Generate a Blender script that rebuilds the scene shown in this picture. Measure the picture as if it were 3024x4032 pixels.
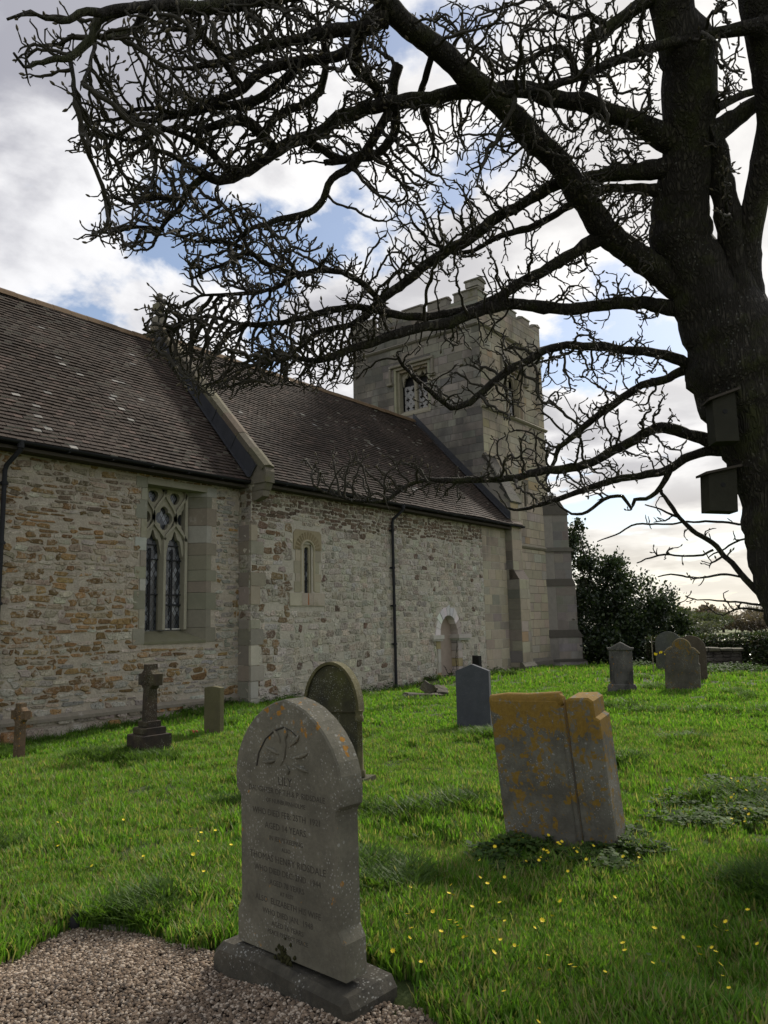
import bpy, bmesh, math, random
import numpy as np
from mathutils import Vector, Matrix, kdtree, noise as mnoise
R_ = math.radians
for o in list(bpy.data.objects): bpy.data.objects.remove(o)
C = bpy.context.scene
COL = C.collection

# ------------------------------------------------------------------ camera
EYE = Vector((0, 0, 1.6))
YAW, PITCH, ROLL, FPX = R_(52.2), R_(8.39), R_(-1.287), 3010.0
fw = Vector((math.sin(YAW)*math.cos(PITCH), math.cos(YAW)*math.cos(PITCH), math.sin(PITCH)))
rt = Vector((math.cos(YAW), -math.sin(YAW), 0)); up = rt.cross(fw)
rt, up = math.cos(ROLL)*rt+math.sin(ROLL)*up, -math.sin(ROLL)*rt+math.cos(ROLL)*up
cd = bpy.data.cameras.new('camera'); cam = bpy.data.objects.new('camera', cd); COL.objects.link(cam)
cam.matrix_world = Matrix(((rt.x, up.x, -fw.x, EYE.x), (rt.y, up.y, -fw.y, EYE.y), (rt.z, up.z, -fw.z, EYE.z), (0, 0, 0, 1)))
cd.sensor_fit = 'VERTICAL'; cd.sensor_height = 36; cd.lens = FPX/4032*36
cd.clip_start = 0.05; cd.clip_end = 6000
C.camera = cam

# ------------------------------------------------------------------ light and sky
SUN_AZ, SUN_EL = R_(87), R_(37)          # azimuth measured from +Y towards +X
sun_dir = Vector((math.sin(SUN_AZ)*math.cos(SUN_EL), math.cos(SUN_AZ)*math.cos(SUN_EL), math.sin(SUN_EL)))
sd = bpy.data.lights.new('sun', 'SUN'); so = bpy.data.objects.new('sun', sd); COL.objects.link(so)
sd.energy = 3.6; sd.angle = R_(8); sd.color = (1, .93, .82)
so.rotation_euler = sun_dir.to_track_quat('Z', 'Y').to_euler(); so.location = (30, 0, 40)
W = bpy.data.worlds.new('World'); C.world = W; W.use_nodes = True
def world():
    nt = W.node_tree; N = nt.nodes; L = nt.links; N.clear()
    def nd(t, **k):
        n = N.new(t)
        for a, v in k.items(): setattr(n, a, v)
        return n
    def mth(op, a, b=None, c=None, clamp=False):
        n = nd('ShaderNodeMath', operation=op, use_clamp=clamp)
        for i, v in enumerate((a, b, c)):
            if v is None: continue
            if isinstance(v, (int, float)): n.inputs[i].default_value = v
            else: L.new(v, n.inputs[i])
        return n.outputs[0]
    sky = nd('ShaderNodeTexSky', sky_type='NISHITA'); sky.sun_disc = False
    sky.sun_elevation = SUN_EL; sky.sun_rotation = SUN_AZ; sky.air_density = 1.0; sky.dust_density = .6; sky.ozone_density = 2.0
    tc = nd('ShaderNodeTexCoord'); sep = nd('ShaderNodeSeparateXYZ'); L.new(tc.outputs['Generated'], sep.inputs[0])
    den = mth('ADD', mth('MAXIMUM', sep.outputs[2], 0), .16)
    px = mth('DIVIDE', sep.outputs[0], den); py = mth('DIVIDE', sep.outputs[1], den)
    cmb = nd('ShaderNodeCombineXYZ'); L.new(px, cmb.inputs[0]); L.new(py, cmb.inputs[1])
    def nz(scale, det, rough, off, dist=0.0):
        mp = nd('ShaderNodeMapping'); mp.inputs['Location'].default_value = off; L.new(cmb.outputs[0], mp.inputs[0])
        n = nd('ShaderNodeTexNoise'); n.inputs['Scale'].default_value = scale; n.inputs['Detail'].default_value = det
        n.inputs['Roughness'].default_value = rough; n.inputs['Distortion'].default_value = dist; L.new(mp.outputs[0], n.inputs['Vector'])
        return n.outputs['Fac']
    def ramp(f, a, b):
        n = nd('ShaderNodeMapRange', interpolation_type='SMOOTHSTEP'); L.new(f, n.inputs[0])
        n.inputs[1].default_value = a; n.inputs[2].default_value = b; return n.outputs[0]
    n1 = nz(1.55, 9, .56, (26.8564, 2.5613, 0), .25)
    mask = ramp(n1, .415, .495)
    thick = ramp(nz(1.55, 9, .56, (26.9164, 2.5213, 0), .25), .45, .62)      # thick middles are grey, thin rims white
    broad = ramp(nz(.8, 3, .5, (11, 2, 4)), .36, .60)
    grey = mth('MULTIPLY', thick, mth('MULTIPLY_ADD', broad, .6, .4))
    # glow round the veiled sun and paler air low down
    dp = nd('ShaderNodeVectorMath', operation='DOT_PRODUCT'); L.new(tc.outputs['Generated'], dp.inputs[0]); dp.inputs[1].default_value = sun_dir
    glow = mth('POWER', mth('MAXIMUM', dp.outputs['Value'], 0), 5)
    low = ramp(sep.outputs[2], .22, .0)
    def mix(f, a, b):
        n = nd('ShaderNodeMix', data_type='RGBA'); L.new(f, n.inputs[0])
        for i, v in ((6, a), (7, b)):
            if isinstance(v, tuple): n.inputs[i].default_value = (*v, 1)
            else: L.new(v, n.inputs[i])
        return n.outputs[2]
    cc = mix(grey, (.80, .80, .82), (.31, .315, .37))
    cc = mix(mth('MULTIPLY', glow, .5, clamp=True), cc, (1.0, .96, .88))
    cc = mix(mth('MULTIPLY', low, .75), cc, (.82, .755, .62))
    b1 = nd('ShaderNodeBackground'); L.new(sky.outputs[0], b1.inputs[0]); b1.inputs[1].default_value = .10
    b2 = nd('ShaderNodeBackground'); L.new(cc, b2.inputs[0]); b2.inputs[1].default_value = 1.0
    mk = mth('MAXIMUM', mth('MAXIMUM', mask, .12), mth('MULTIPLY', low, .8))
    ms = nd('ShaderNodeMixShader'); L.new(mk, ms.inputs[0]); L.new(b1.outputs[0], ms.inputs[1]); L.new(b2.outputs[0], ms.inputs[2])
    out = nd('ShaderNodeOutputWorld'); L.new(ms.outputs[0], out.inputs[0])
world()
C.view_settings.view_transform = 'Standard'; C.view_settings.look = 'None'
C.view_settings.exposure = 0.3; C.view_settings.gamma = 1.0; C.view_settings.use_curve_mapping = False

# ------------------------------------------------------------------ helpers
K = 1/.5486                                    # traced pixels (1659 wide) -> photo pixels
def ray(x, y):
    return rt*((x*K-1512)/FPX) - up*((y*K-2016)/FPX) + fw
def along(x, y, dist): d = ray(x, y); return EYE + d*(dist/d.length)
def onz(x, y, z=0.0): d = ray(x, y); return EYE + d*((z-EYE.z)/d.z)

def tag(o, label=None, cat=None, group=None, kind=None):
    if label: o['label'] = label
    if cat: o['category'] = cat
    if group: o['group'] = group
    if kind: o['kind'] = kind
    return o
def empty(name, loc=(0, 0, 0), rz=0.0, label=None, cat=None, group=None):
    o = bpy.data.objects.new(name, None); COL.objects.link(o); o.location = loc; o.rotation_euler = (0, 0, rz)
    o.empty_display_size = .1
    return tag(o, label, cat, group)

class MB:
    def __init__(s): s.v = []; s.f = []; s.c = []; s.sm = []
    def add(s, verts, faces, col=(1, 1, 1), smooth=False):
        b = len(s.v); s.v += [tuple(p) for p in verts]
        for f in faces: s.f.append([b+i for i in f]); s.c.append(col); s.sm.append(smooth)
    def box(s, a, b, col=(1, 1, 1), M=None):
        (x0, y0, z0), (x1, y1, z1) = a, b
        P = [Vector(p) for p in ((x0,y0,z0),(x1,y0,z0),(x1,y1,z0),(x0,y1,z0),(x0,y0,z1),(x1,y0,z1),(x1,y1,z1),(x0,y1,z1))]
        if M: P = [M @ p for p in P]
        s.add(P, [(0,3,2,1),(4,5,6,7),(0,1,5,4),(1,2,6,5),(2,3,7,6),(3,0,4,7)], col)
    def prism(s, outline, T, d0, d1, col=(1, 1, 1), smooth=False, bev=0.0):
        """outline: list of (u,v); T(u,v,w) -> point; extruded from w=d0 to w=d1 (front), optional front bevel"""
        n = len(outline); cu = sum(p[0] for p in outline)/n; cv = sum(p[1] for p in outline)/n
        A = [T(u, v, d0) for u, v in outline]
        rings = [A]
        if bev:
            sg = 1 if d1 > d0 else -1
            rings.append([T(u, v, d1-sg*bev) for u, v in outline])
            pr = []
            for i, (u, v) in enumerate(outline):
                e1 = Vector((outline[i][0]-outline[i-1][0], outline[i][1]-outline[i-1][1])); e2 = Vector((outline[(i+1)%n][0]-u, outline[(i+1)%n][1]-v))
                nn = (Vector((-e1.y, e1.x)).normalized()+Vector((-e2.y, e2.x)).normalized())
                if nn.length < 1e-6: nn = Vector((cu-u, cv-v))
                nn.normalize()
                ar = sum(outline[k][0]*outline[(k+1)%n][1]-outline[(k+1)%n][0]*outline[k][1] for k in range(n))
                if ar < 0: nn = -nn
                pr.append(T(u+nn.x*bev, v+nn.y*bev, d1))
            rings.append(pr)
        else: rings.append([T(u, v, d1) for u, v in outline])
        V = [p for r in rings for p in r]; F = []
        for k in range(len(rings)-1):
            for i in range(n):
                j = (i+1) % n; F.append((k*n+i, k*n+j, (k+1)*n+j, (k+1)*n+i))
        s.add(V, F, col, smooth)
        s.add(rings[-1], [tuple(range(n))], col); s.add(rings[0], [tuple(range(n-1, -1, -1))], col)
    def ring(s, outer, inner, T, d0, d1, col=(1, 1, 1)):
        """flat plate between two outlines with the same number of points, thickness d0..d1 (front d1)"""
        n = len(outer); V = [T(u, v, d1) for u, v in outer]+[T(u, v, d1) for u, v in inner]+[T(u, v, d0) for u, v in inner]+[T(u, v, d0) for u, v in outer]
        F = []
        for i in range(n):
            j = (i+1) % n; F += [(i, j, n+j, n+i), (n+i, n+j, 2*n+j, 2*n+i), (3*n+i, 3*n+j, j, i)]
        s.add(V, F, col)
    def tube(s, path, rad, n=8, col=(1, 1, 1), cap=True, smooth=True, closed=False):
        P = [Vector(p) for p in path]; m = len(P)
        if not hasattr(rad, '__len__'): rad = [rad]*m
        V = []; t0 = (P[1]-P[0]).normalized()
        a = t0.orthogonal().normalized()
        for i in range(m):
            t = (P[min(i+1, m-1)]-P[max(i-1, 0)])
            t = t.normalized() if t.length > 1e-9 else t0
            a = (a-t*a.dot(t)); a = a.normalized() if a.length > 1e-6 else t.orthogonal().normalized()
            b = t.cross(a)
            for k in range(n):
                an = 2*math.pi*k/n; V.append(P[i]+(a*math.cos(an)+b*math.sin(an))*rad[i])
        F = [(i*n+k, i*n+(k+1) % n, (i+1)*n+(k+1) % n, (i+1)*n+k) for i in range(m-1) for k in range(n)]
        s.add(V, F, col, smooth)
        if cap: s.add([V[k] for k in range(n)], [tuple(range(n-1, -1, -1))], col); s.add(V[-n:], [tuple(range(n))], col)
    def build(s, name, mat, parent=None, label=None):
        return mesh_obj(name, s.v, s.f, mat, parent, s.c, s.sm, label)

def mesh_obj(name, V, F, mat, parent=None, cols=None, smooth=None, label=None, link=True):
    me = bpy.data.meshes.new(name); me.from_pydata(V, [], F)
    if cols is not None and len(cols):
        at = me.color_attributes.new('Col', 'FLOAT_COLOR', 'CORNER')
        ln = np.array([len(f) for f in F]); c = np.ones((len(F), 4)); c[:, :3] = np.array(cols)
        at.data.foreach_set('color', np.repeat(c, ln, axis=0).ravel().astype(np.float32))
    if smooth is not None:
        if smooth is True: me.polygons.foreach_set('use_smooth', [True]*len(F))
        elif smooth is not False and len(smooth): me.polygons.foreach_set('use_smooth', list(smooth))
    me.update()
    if mat: me.materials.append(mat)
    o = bpy.data.objects.new(name, me)
    if link: COL.objects.link(o)
    if parent: o.parent = parent
    if label: o['label'] = label
    return o

# ------------------------------------------------------------------ materials
class NT:
    def __init__(s, name):
        s.m = bpy.data.materials.new(name); s.m.use_nodes = True; s.t = s.m.node_tree; s.N = s.t.nodes; s.L = s.t.links
        s.b = s.N['Principled BSDF']; s.out = s.N['Material Output']
        s.b.inputs['Specular IOR Level'].default_value = .25; s.b.inputs['Roughness'].default_value = .9
        s.tc = s.N.new('ShaderNodeTexCoord')
    def n(s, t, **k):
        n = s.N.new(t)
        for a, v in k.items(): setattr(n, a, v)
        return n
    def put(s, sock, v):
        if isinstance(v, (int, float)): sock.default_value = v
        elif isinstance(v, tuple): sock.default_value = (*v, 1) if len(v) == 3 and sock.type == 'RGBA' else v
        else: s.L.new(v, sock)
    def noise(s, scale, det=4, rough=.55, vec=None, dist=0, stretch=None):
        n = s.n('ShaderNodeTexNoise'); n.inputs['Scale'].default_value = scale; n.inputs['Detail'].default_value = det
        n.inputs['Roughness'].default_value = rough; n.inputs['Distortion'].default_value = dist
        src = vec or s.tc.outputs['Object']
        if stretch:
            mp = s.n('ShaderNodeMapping'); mp.inputs['Scale'].default_value = stretch; s.L.new(src, mp.inputs[0]); src = mp.outputs[0]
        s.L.new(src, n.inputs['Vector']); return n.outputs['Fac']
    def voro(s, scale, feat='F1', out='Distance', rnd=1.0):
        n = s.n('ShaderNodeTexVoronoi', feature=feat); n.inputs['Scale'].default_value = scale; n.inputs['Randomness'].default_value = rnd
        s.L.new(s.tc.outputs['Object'], n.inputs['Vector']); return n.outputs[out]
    def ramp(s, f, a, b, lo=0.0, hi=1.0):
        n = s.n('ShaderNodeMapRange', interpolation_type='SMOOTHSTEP'); s.L.new(f, n.inputs[0])
        for i, v in ((1, a), (2, b), (3, lo), (4, hi)): n.inputs[i].default_value = v
        return n.outputs[0]
    def math(s, op, a, b=0.0, clamp=False):
        n = s.n('ShaderNodeMath', operation=op, use_clamp=clamp); s.put(n.inputs[0], a); s.put(n.inputs[1], b); return n.outputs[0]
    def mix(s, f, a, b, bt='MIX'):
        n = s.n('ShaderNodeMix', data_type='RGBA', blend_type=bt); s.put(n.inputs[0], f); s.put(n.inputs[6], a); s.put(n.inputs[7], b); return n.outputs[2]
    def attr(s, name='Col'): n = s.n('ShaderNodeAttribute'); n.attribute_name = name; return n.outputs['Color']
    def sep(s, v, i): n = s.n('ShaderNodeSeparateXYZ'); s.L.new(v, n.inputs[0]); return n.outputs[i]
    def base(s, c): s.put(s.b.inputs['Base Color'], c); return s
    def rough(s, v): s.put(s.b.inputs['Roughness'], v); return s
    def bump(s, h, strength=.5, dist=.01):
        n = s.n('ShaderNodeBump'); n.inputs['Strength'].default_value = strength; n.inputs['Distance'].default_value = dist
        s.L.new(h, n.inputs['Height']); s.L.new(n.outputs[0], s.b.inputs['Normal']); return s

def m_attr(name, amp=.5, sc=6, bump=.6, bsc=40, white=0.0, stain=None, bdist=.012, green=0.0, smear=None):
    t = NT(name); c = t.attr()
    c = t.mix(1.0, c, t.mix(t.noise(sc, 6, .65), (1-amp,)*3, (1+amp,)*3), 'MULTIPLY')
    c = t.mix(1.0, c, t.mix(t.noise(sc*7, 3, .6), (1-amp*.6,)*3, (1+amp*.6,)*3), 'MULTIPLY')
    if smear: c = t.mix(1.0, c, t.mix(t.ramp(t.noise(21, 5, .75), .36, .50), (.42, .40, .37), (1.08,)*3), 'MULTIPLY')
    if smear: c = t.mix(t.math('MULTIPLY', t.ramp(t.math('ADD', t.noise(13, 7, .75), t.math('MULTIPLY', t.noise(1.1, 4, .6), .5)), .76, .90), .85), c, smear)
    if white: c = t.mix(t.math('MULTIPLY', t.ramp(t.noise(1.6, 6, .7), .60, .68), t.ramp(t.noise(17, 3), .4, .6, .3, white)), c, (.56, .53, .48))
    if stain: c = t.mix(t.math('MULTIPLY', t.ramp(t.noise(*stain[:2], .65, stretch=(1, 1, .45)), .46, .64), stain[2]), c, stain[3])
    if green: c = t.mix(t.math('MULTIPLY', t.ramp(t.noise(1.3, 5, .7), .55, .7), green), c, (.12, .115, .03))
    t.base(c); t.bump(t.noise(bsc, 6, .7), bump, bdist); return t.m
def m_plain(name, col, amp=.3, sc=10, rough=.7, bump=.2, bsc=60, metal=0.0):
    t = NT(name); a = tuple(x*(1-amp) for x in col); b = tuple(min(1, x*(1+amp)) for x in col)
    t.base(t.mix(t.noise(sc, 5, .6), a, b)); t.rough(rough); t.b.inputs['Metallic'].default_value = metal
    if bump: t.bump(t.noise(bsc, 4, .6), bump, .006)
    return t.m
def m_grave(name, base, dark, spots=.5, orange=0.0, otop=None, otint=(.36, .17, .02), wspot=(.42, .42, .38), grime=0.0, green=0.0, sc=1.0, bigorange=False):
    """weathered stone with pale lichen spots and orange lichen rosettes"""
    t = NT(name); c = t.mix(t.ramp(t.noise(3.2*sc, 7, .7), .3, .7), dark, base)
    c = t.mix(1.0, c, t.mix(t.noise(55*sc, 4, .7), (.72,)*3, (1.28,)*3), 'MULTIPLY')
    if green: c = t.mix(t.math('MULTIPLY', t.ramp(t.noise(2.2, 5, .6), .42, .62), green), c, (.075, .075, .022))
    if grime: c = t.mix(t.math('MULTIPLY', t.ramp(t.noise(2.5, 6, .7, stretch=(1, 1, .4)), .45, .6), grime), c, (.022, .021, .02))
    if spots:
        for vs, th, dn in ((30*sc, .20, .50), (62*sc, .24, .47), (13*sc, .14, .56)):
            v = t.ramp(t.voro(vs), th+.05, th-.03); g = t.ramp(t.noise(2.6*sc+vs*.02, 4, .6), dn, dn+.09)
            c = t.mix(t.math('MULTIPLY', t.math('MULTIPLY', v, g), spots), c, wspot)
    h = t.noise(70*sc, 5, .7)
    if orange:
        f = t.noise(9 if not bigorange else 10, 8, .72, dist=.5)
        if otop:
            z = t.sep(t.tc.outputs['Object'], otop[0]); f = t.math('ADD', f, t.ramp(z, otop[1], otop[2], 0, otop[3]))
        blob = t.ramp(t.voro(19), .42, .18)
        f2 = t.math('ADD', f, t.math('MULTIPLY', blob, .10))
        mk = t.ramp(f2, .64-orange*.1, .69-orange*.1)
        oc = t.mix(t.noise(35, 4, .7), tuple(x*.45 for x in otint), tuple(x*1.35 for x in otint))
        c = t.mix(t.math('MULTIPLY', mk, .92), c, oc)
    t.base(c); t.bump(h, .55, .006); return t.m

M = {}
M['rubble_brown'] = m_attr('ironstone_rubble', .5, 9, 1.0, 30, .55, bdist=.03, smear=(.44, .385, .305))
M['rubble_grey'] = m_attr('limestone_rubble', .5, 7, 1.0, 22, .85, bdist=.06, smear=(.47, .43, .355))
M['ashlar'] = m_attr('tower_ashlar', .22, 5, .45, 45, 0, (.45, 6, .6, (.085, .08, .07)))
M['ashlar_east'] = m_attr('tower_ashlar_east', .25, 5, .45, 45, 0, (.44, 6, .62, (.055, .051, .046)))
M['dressed'] = m_attr('dressed_limestone', .22, 4, .4, 50, .2, green=.35)
M['mossy'] = m_attr('mossy_stone', .35, 9, .7, 45, .3, green=.6)
M['mortar'] = m_attr('lime_mortar', .4, 9, 1.0, 26, .35, bdist=.03)
M['tile'] = m_attr('clay_roof_tile', .32, 9, .4, 60, 0)
M['ridge'] = m_plain('ridge_tile_clay', (.115, .075, .04), .45, 7, .9, .3)
M['lead'] = m_plain('lead_sheet', (.040, .041, .046), .4, 5, .5, .2, 30)
M['iron'] = m_plain('black_iron', (.018, .018, .02), .3, 12, .7, .15)
M['timber'] = m_plain('dark_timber', (.06, .05, .04), .3, 8, .85)
M['plaster'] = m_plain('pinkish_render', (.33, .265, .215), .22, 5, .95, .4, 40)
M['limewash'] = m_plain('flaking_limewash', (.52, .50, .46), .45, 9, .95, .8, 35)
M['void'] = m_plain('opening_shade', (.02, .02, .02), .3, 6, .9)  # near-black that paints the shade inside openings
def m_glass():
    t = NT('leaded_glass'); mp = t.n('ShaderNodeMapping'); mp.inputs['Rotation'].default_value = (0, 0, 0)
    x = t.sep(t.tc.outputs['Object'], 0); z = t.sep(t.tc.outputs['Object'], 2)
    a = t.math('ADD', t.math('MULTIPLY', x, 9.0), t.math('MULTIPLY', z, 5.4)); b = t.math('SUBTRACT', t.math('MULTIPLY', x, 9.0), t.math('MULTIPLY', z, 5.4))
    fa, fb = t.math('FRACT', a), t.math('FRACT', b)
    def edge(f): return t.math('MINIMUM', f, t.math('SUBTRACT', 1.0, f))
    e = t.math('MINIMUM', edge(fa), edge(fb)); leadm = t.ramp(e, .07, .11, 1, 0)
    cb = t.n('ShaderNodeCombineXYZ'); t.L.new(t.math('FLOOR', a), cb.inputs[0]); t.L.new(t.math('FLOOR', b), cb.inputs[1])
    wn = t.n('ShaderNodeTexWhiteNoise'); t.L.new(cb.outputs[0], wn.inputs['Vector'])
    g = t.ramp(wn.outputs['Value'], .35, .95, .0, 1.0)
    sheen_dust = t.ramp(t.noise(1.3, 3), .40, .58)
    c = t.mix(t.math('MULTIPLY', g, sheen_dust), (.035, .04, .047), (.22, .23, .25))  # pale panes: sky reflection and dust put into the pane colour
    t.base(t.mix(leadm, c, (.012, .012, .014))); t.rough(.22); t.b.inputs['Specular IOR Level'].default_value = .5
    return t.m
M['glass'] = m_glass()
def m_bark():
    t = NT('bark'); mp = t.n('ShaderNodeMapping'); mp.inputs['Scale'].default_value = (1, 1, .16); t.L.new(t.tc.outputs['Object'], mp.inputs[0])
    wv = t.n('ShaderNodeMix', data_type='VECTOR'); wn = t.n('ShaderNodeTexNoise'); wn.inputs['Scale'].default_value = 16; wn.inputs['Detail'].default_value = 6; t.L.new(mp.outputs[0], wn.inputs['Vector'])
    wv.inputs[0].default_value = .10; t.L.new(mp.outputs[0], wv.inputs[4]); t.L.new(wn.outputs['Color'], wv.inputs[5])
    v = t.n('ShaderNodeTexVoronoi', feature='DISTANCE_TO_EDGE'); v.inputs['Scale'].default_value = 34; t.L.new(wv.outputs[1], v.inputs['Vector'])
    plate = t.ramp(v.outputs['Distance'], .0, .30)
    c = t.mix(t.ramp(t.noise(5, 7, .7, stretch=(1, 1, .35)), .3, .7), (.035, .031, .025), (.105, .093, .072))
    c = t.mix(plate, (.034, .030, .024), c)
    c = t.mix(t.math('MULTIPLY', t.ramp(t.noise(3, 6, .7), .48, .64), .75), c, (.066, .072, .024))
    c = t.mix(t.math('MULTIPLY', t.ramp(t.voro(26), .25, .12), t.ramp(t.noise(2.5, 3), .48, .58)), c, (.19, .19, .165))
    t.base(c); t.bump(t.math('ADD', t.math('MULTIPLY', plate, 1.2), t.noise(26, 6, .75)), 1.0, .03); return t.m
M['bark'] = m_bark()
M['twig'] = m_plain('twig_bark', (.042, .038, .028), .55, 14, .9, .5, 60)
M['bud'] = m_plain('bud_scale', (.10, .085, .055), .3, 30, .7, 0)
M['box_wood'] = m_plain('weathered_box_wood', (.030, .029, .020), .4, 9, .9, .4, 40)
def m_leaf(name, attr=True, trans=.35, rough=.5, spec=.3, tint=None):
    t = NT(name); c = t.attr()
    t.base(c); t.rough(rough); t.b.inputs['Specular IOR Level'].default_value = spec
    tr = t.n('ShaderNodeBsdfTranslucent'); 
    t.L.new(t.mix(1.0, c, tint or (1.15, 1.25, .6), 'MULTIPLY'), tr.inputs[0])
    ms = t.n('ShaderNodeMixShader'); ms.inputs[0].default_value = trans
    t.L.new(t.b.outputs[0], ms.inputs[1]); t.L.new(tr.outputs[0], ms.inputs[2]); t.L.new(ms.outputs[0], t.out.inputs[0]); return t.m
M['leaf'] = m_leaf('evergreen_leaf', trans=.25, rough=.38, spec=.5)
M['grass'] = m_leaf('grass_blade', trans=.52, rough=.55, spec=.2)
M['herb'] = m_leaf('herb_leaf', trans=.3, rough=.7, spec=.12)
M['petal'] = m_plain('yellow_petal', (.80, .62, .03), .15, 30, .6, 0)
M['white_petal'] = m_plain('white_petal', (.75, .74, .68), .1, 30, .6, 0)
M['stemgreen'] = m_plain('green_stem', (.07, .13, .02), .3, 30, .7, 0)

# ------------------------------------------------------------------ terrain
CTL = [(0,0,0),(3,3,0),(6,3,0),(10,4,0),(5.5,9,-.06),(4.5,11.5,-.2),(6.5,13.4,-.30),(3,13.4,-.36),(9,13.4,-.2),(11.8,13.2,-.08),(15,13.2,-.14),(17,13,-.16),
       (19.5,13,0),(22.4,13,-.04),(25,12,-.06),(29,13.5,-.3),(18,6,0),(24,8,0),(30,6,0),(15,0,0),(12,9,0),(8,9.5,-.02),(15,10,-.02),(0,8,-.1),(20,10,0)]
CTA = np.array(CTL)
def ground_np(x, y):
    x = np.asarray(x, float); y = np.asarray(y, float)
    w = 1/(((x[..., None]-CTA[:, 0])**2+(y[..., None]-CTA[:, 1])**2)+.6)**2
    z = (w*CTA[:, 2]).sum(-1)/w.sum(-1)
    z = z+.016*np.sin(x*6.3+1.7*y)*np.sin(y*5.2-2.1*x+1)+.012*np.sin(x*10.1-y*4)*np.sin(y*9.3+2)
    z = z+.03*np.sin(x*1.7+y*.9)*np.sin(y*1.3-x*.6)+.018*np.sin(x*3.9-1.2*y)*np.sin(3.1*y+.7)
    r = np.hypot(x, y); f = np.clip((r-45)/100, 0, 1)
    return z*(1-f)-.0128*np.maximum(r-50, 0)
def gz(x, y): return float(ground_np(np.array([x]), np.array([y]))[0])
# ------------------------------------------------------------------ the church
def TS(Y):  return lambda u, v, w: Vector((u, Y-w, v))            # south faces: u = X, out = -Y
def TE(X):  return lambda u, v, w: Vector((X-w, u, v))            # east faces:  u = Y, out = -X
def wall_sheet(mb, T, u0, u1, v0, v1, holes, col, back=None):
    us = sorted({u0, u1, *[h[0] for h in holes], *[h[1] for h in holes]}); vs = sorted({v0, v1, *[h[2] for h in holes], *[h[3] for h in holes]})
    us = [u for u in us if u0 <= u <= u1]; vs = [v for v in vs if v0 <= v <= v1]
    for a, b in zip(us, us[1:]):
        for c, d in zip(vs, vs[1:]):
            mu, mv = (a+b)/2, (c+d)/2
            if any(h[0] < mu < h[1] and h[2] < mv < h[3] for h in holes): continue
            mb.add([T(a, c, 0), T(b, c, 0), T(b, d, 0), T(a, d, 0)], [(0, 1, 2, 3)], col)
    for h in holes:
        if len(h) > 4:
            dp = h[4]
            for (p, q) in (((h[0], h[2]), (h[1], h[2])), ((h[1], h[2]), (h[1], h[3])), ((h[1], h[3]), (h[0], h[3])), ((h[0], h[3]), (h[0], h[2]))):
                mb.add([T(*p, 0), T(*q, 0), T(*q, -dp), T(*p, -dp)], [(0, 1, 2, 3)], col)
            mb.add([T(h[0], h[2], -dp), T(h[1], h[2], -dp), T(h[1], h[3], -dp), T(h[0], h[3], -dp)], [(0, 1, 2, 3)], col)
def rubble(mb, T, u0, u1, v0, v1, hr, lr, joint, relief, colf, holes, rng, wob=.02, jit=.25, drop=0.0, top=None):
    v = v0
    while v < v1-.02:
        h = hr(v, rng) if callable(hr) else rng.uniform(*hr)
        if v+h > v1-.03: h = v1-v
        u = u0-rng.uniform(0, .1)
        while u < u1-.02:
            l = rng.uniform(*lr)*(1 if rng.random() > .15 else 1.5)
            a, b, c, d = max(u, u0), min(u+l, u1), v, v+h; u += l
            if b-a < .04: continue
            cv = (c+d)/2; ok = True
            for H in holes:
                if d <= H[2]+.02 or c >= H[3]-.02 or b <= H[0] or a >= H[1]: continue
                if a < H[0] and H[0]-a >= .05: b = H[0]
                elif b > H[1] and b-H[1] >= .05: a = H[1]
                else: ok = False; break
            if not ok or rng.random() < drop: continue
            if top and cv > top((a+b)/2): continue
            w, hh = b-a, d-c; j = joint/2
            dv = wob*mnoise.noise(Vector((a*1.1, c*1.3, 3))) if wob else 0
            cx, cy = min(w*.3, .05), min(hh*.3, .045)
            k = jit*min(w, hh)*.35
            r = lambda: rng.uniform(-k, k)
            out = [(a+j+cx*.7, c+j), (b-j-cx*.7, c+j), (b-j, c+j+cy*.7), (b-j, d-j-cy*.7), (b-j-cx*.7, d-j), (a+j+cx*.7, d-j), (a+j, d-j-cy*.7), (a+j, c+j+cy*.7)]
            if jit < .06: out = [(a+j, c+j), (b-j, c+j), (b-j, d-j), (a+j, d-j)]
            out = [(x+r(), y+r()*.7+dv) for x, y in out]
            rl = relief*rng.uniform(.5, 1.3); s_ = .82 if jit > .06 else 1-.012/min(w, hh)
            mu, mv = (a+b)/2, (c+d)/2+dv; tu, tv = rng.uniform(-.25, .25)*rl/w*2*(1 if jit > .06 else 0), rng.uniform(-.3, .3)*rl/hh*2*(1 if jit > .06 else 0)
            inn = [(mu+(x-mu)*s_, mv+(y-mv)*s_) for x, y in out]
            n = len(out)
            A = [T(x, y, .001) for x, y in out]; B = [T(x, y, rl+tu*(x-mu)+tv*(y-mv)) for x, y in inn]
            col = colf(mu, mv, rng)
            mb.add(A+B, [(i, (i+1) % n, n+(i+1) % n, n+i) for i in range(n)], col); mb.add(B, [tuple(range(n))], col)
        v += h
def jitc(c, rng, a=.18, hue=.06):
    k = rng.uniform(1-a, 1+a); return tuple(max(.005, x*k*rng.uniform(1-hue, 1+hue)) for x in c)
def arch_pts(cx, cz, r, n=14, a0=0, a1=math.pi, sx=1.0):
    return [(cx+sx*r*math.cos(a0+(a1-a0)*i/n), cz+r*math.sin(a0+(a1-a0)*i/n)) for i in range(n+1)]

church = empty('church', (11.8, 13, 0), 0, 'old stone parish church with a brown tiled roof and a square battlemented tower', 'church')
CH = Matrix.Translation((-11.8, -13, 0))
def cpart(mb, name, mat, parent=None, label=None):
    """children of the church are built in world coordinates and shifted to the church's base"""
    o = mb.build(name, mat, parent or church, label)
    o.data.transform(CH) if parent is None else o.data.transform(Matrix.Translation(-Vector(parent.matrix_basis.translation)) @ CH)
    return o
rng = random.Random(5)
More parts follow.
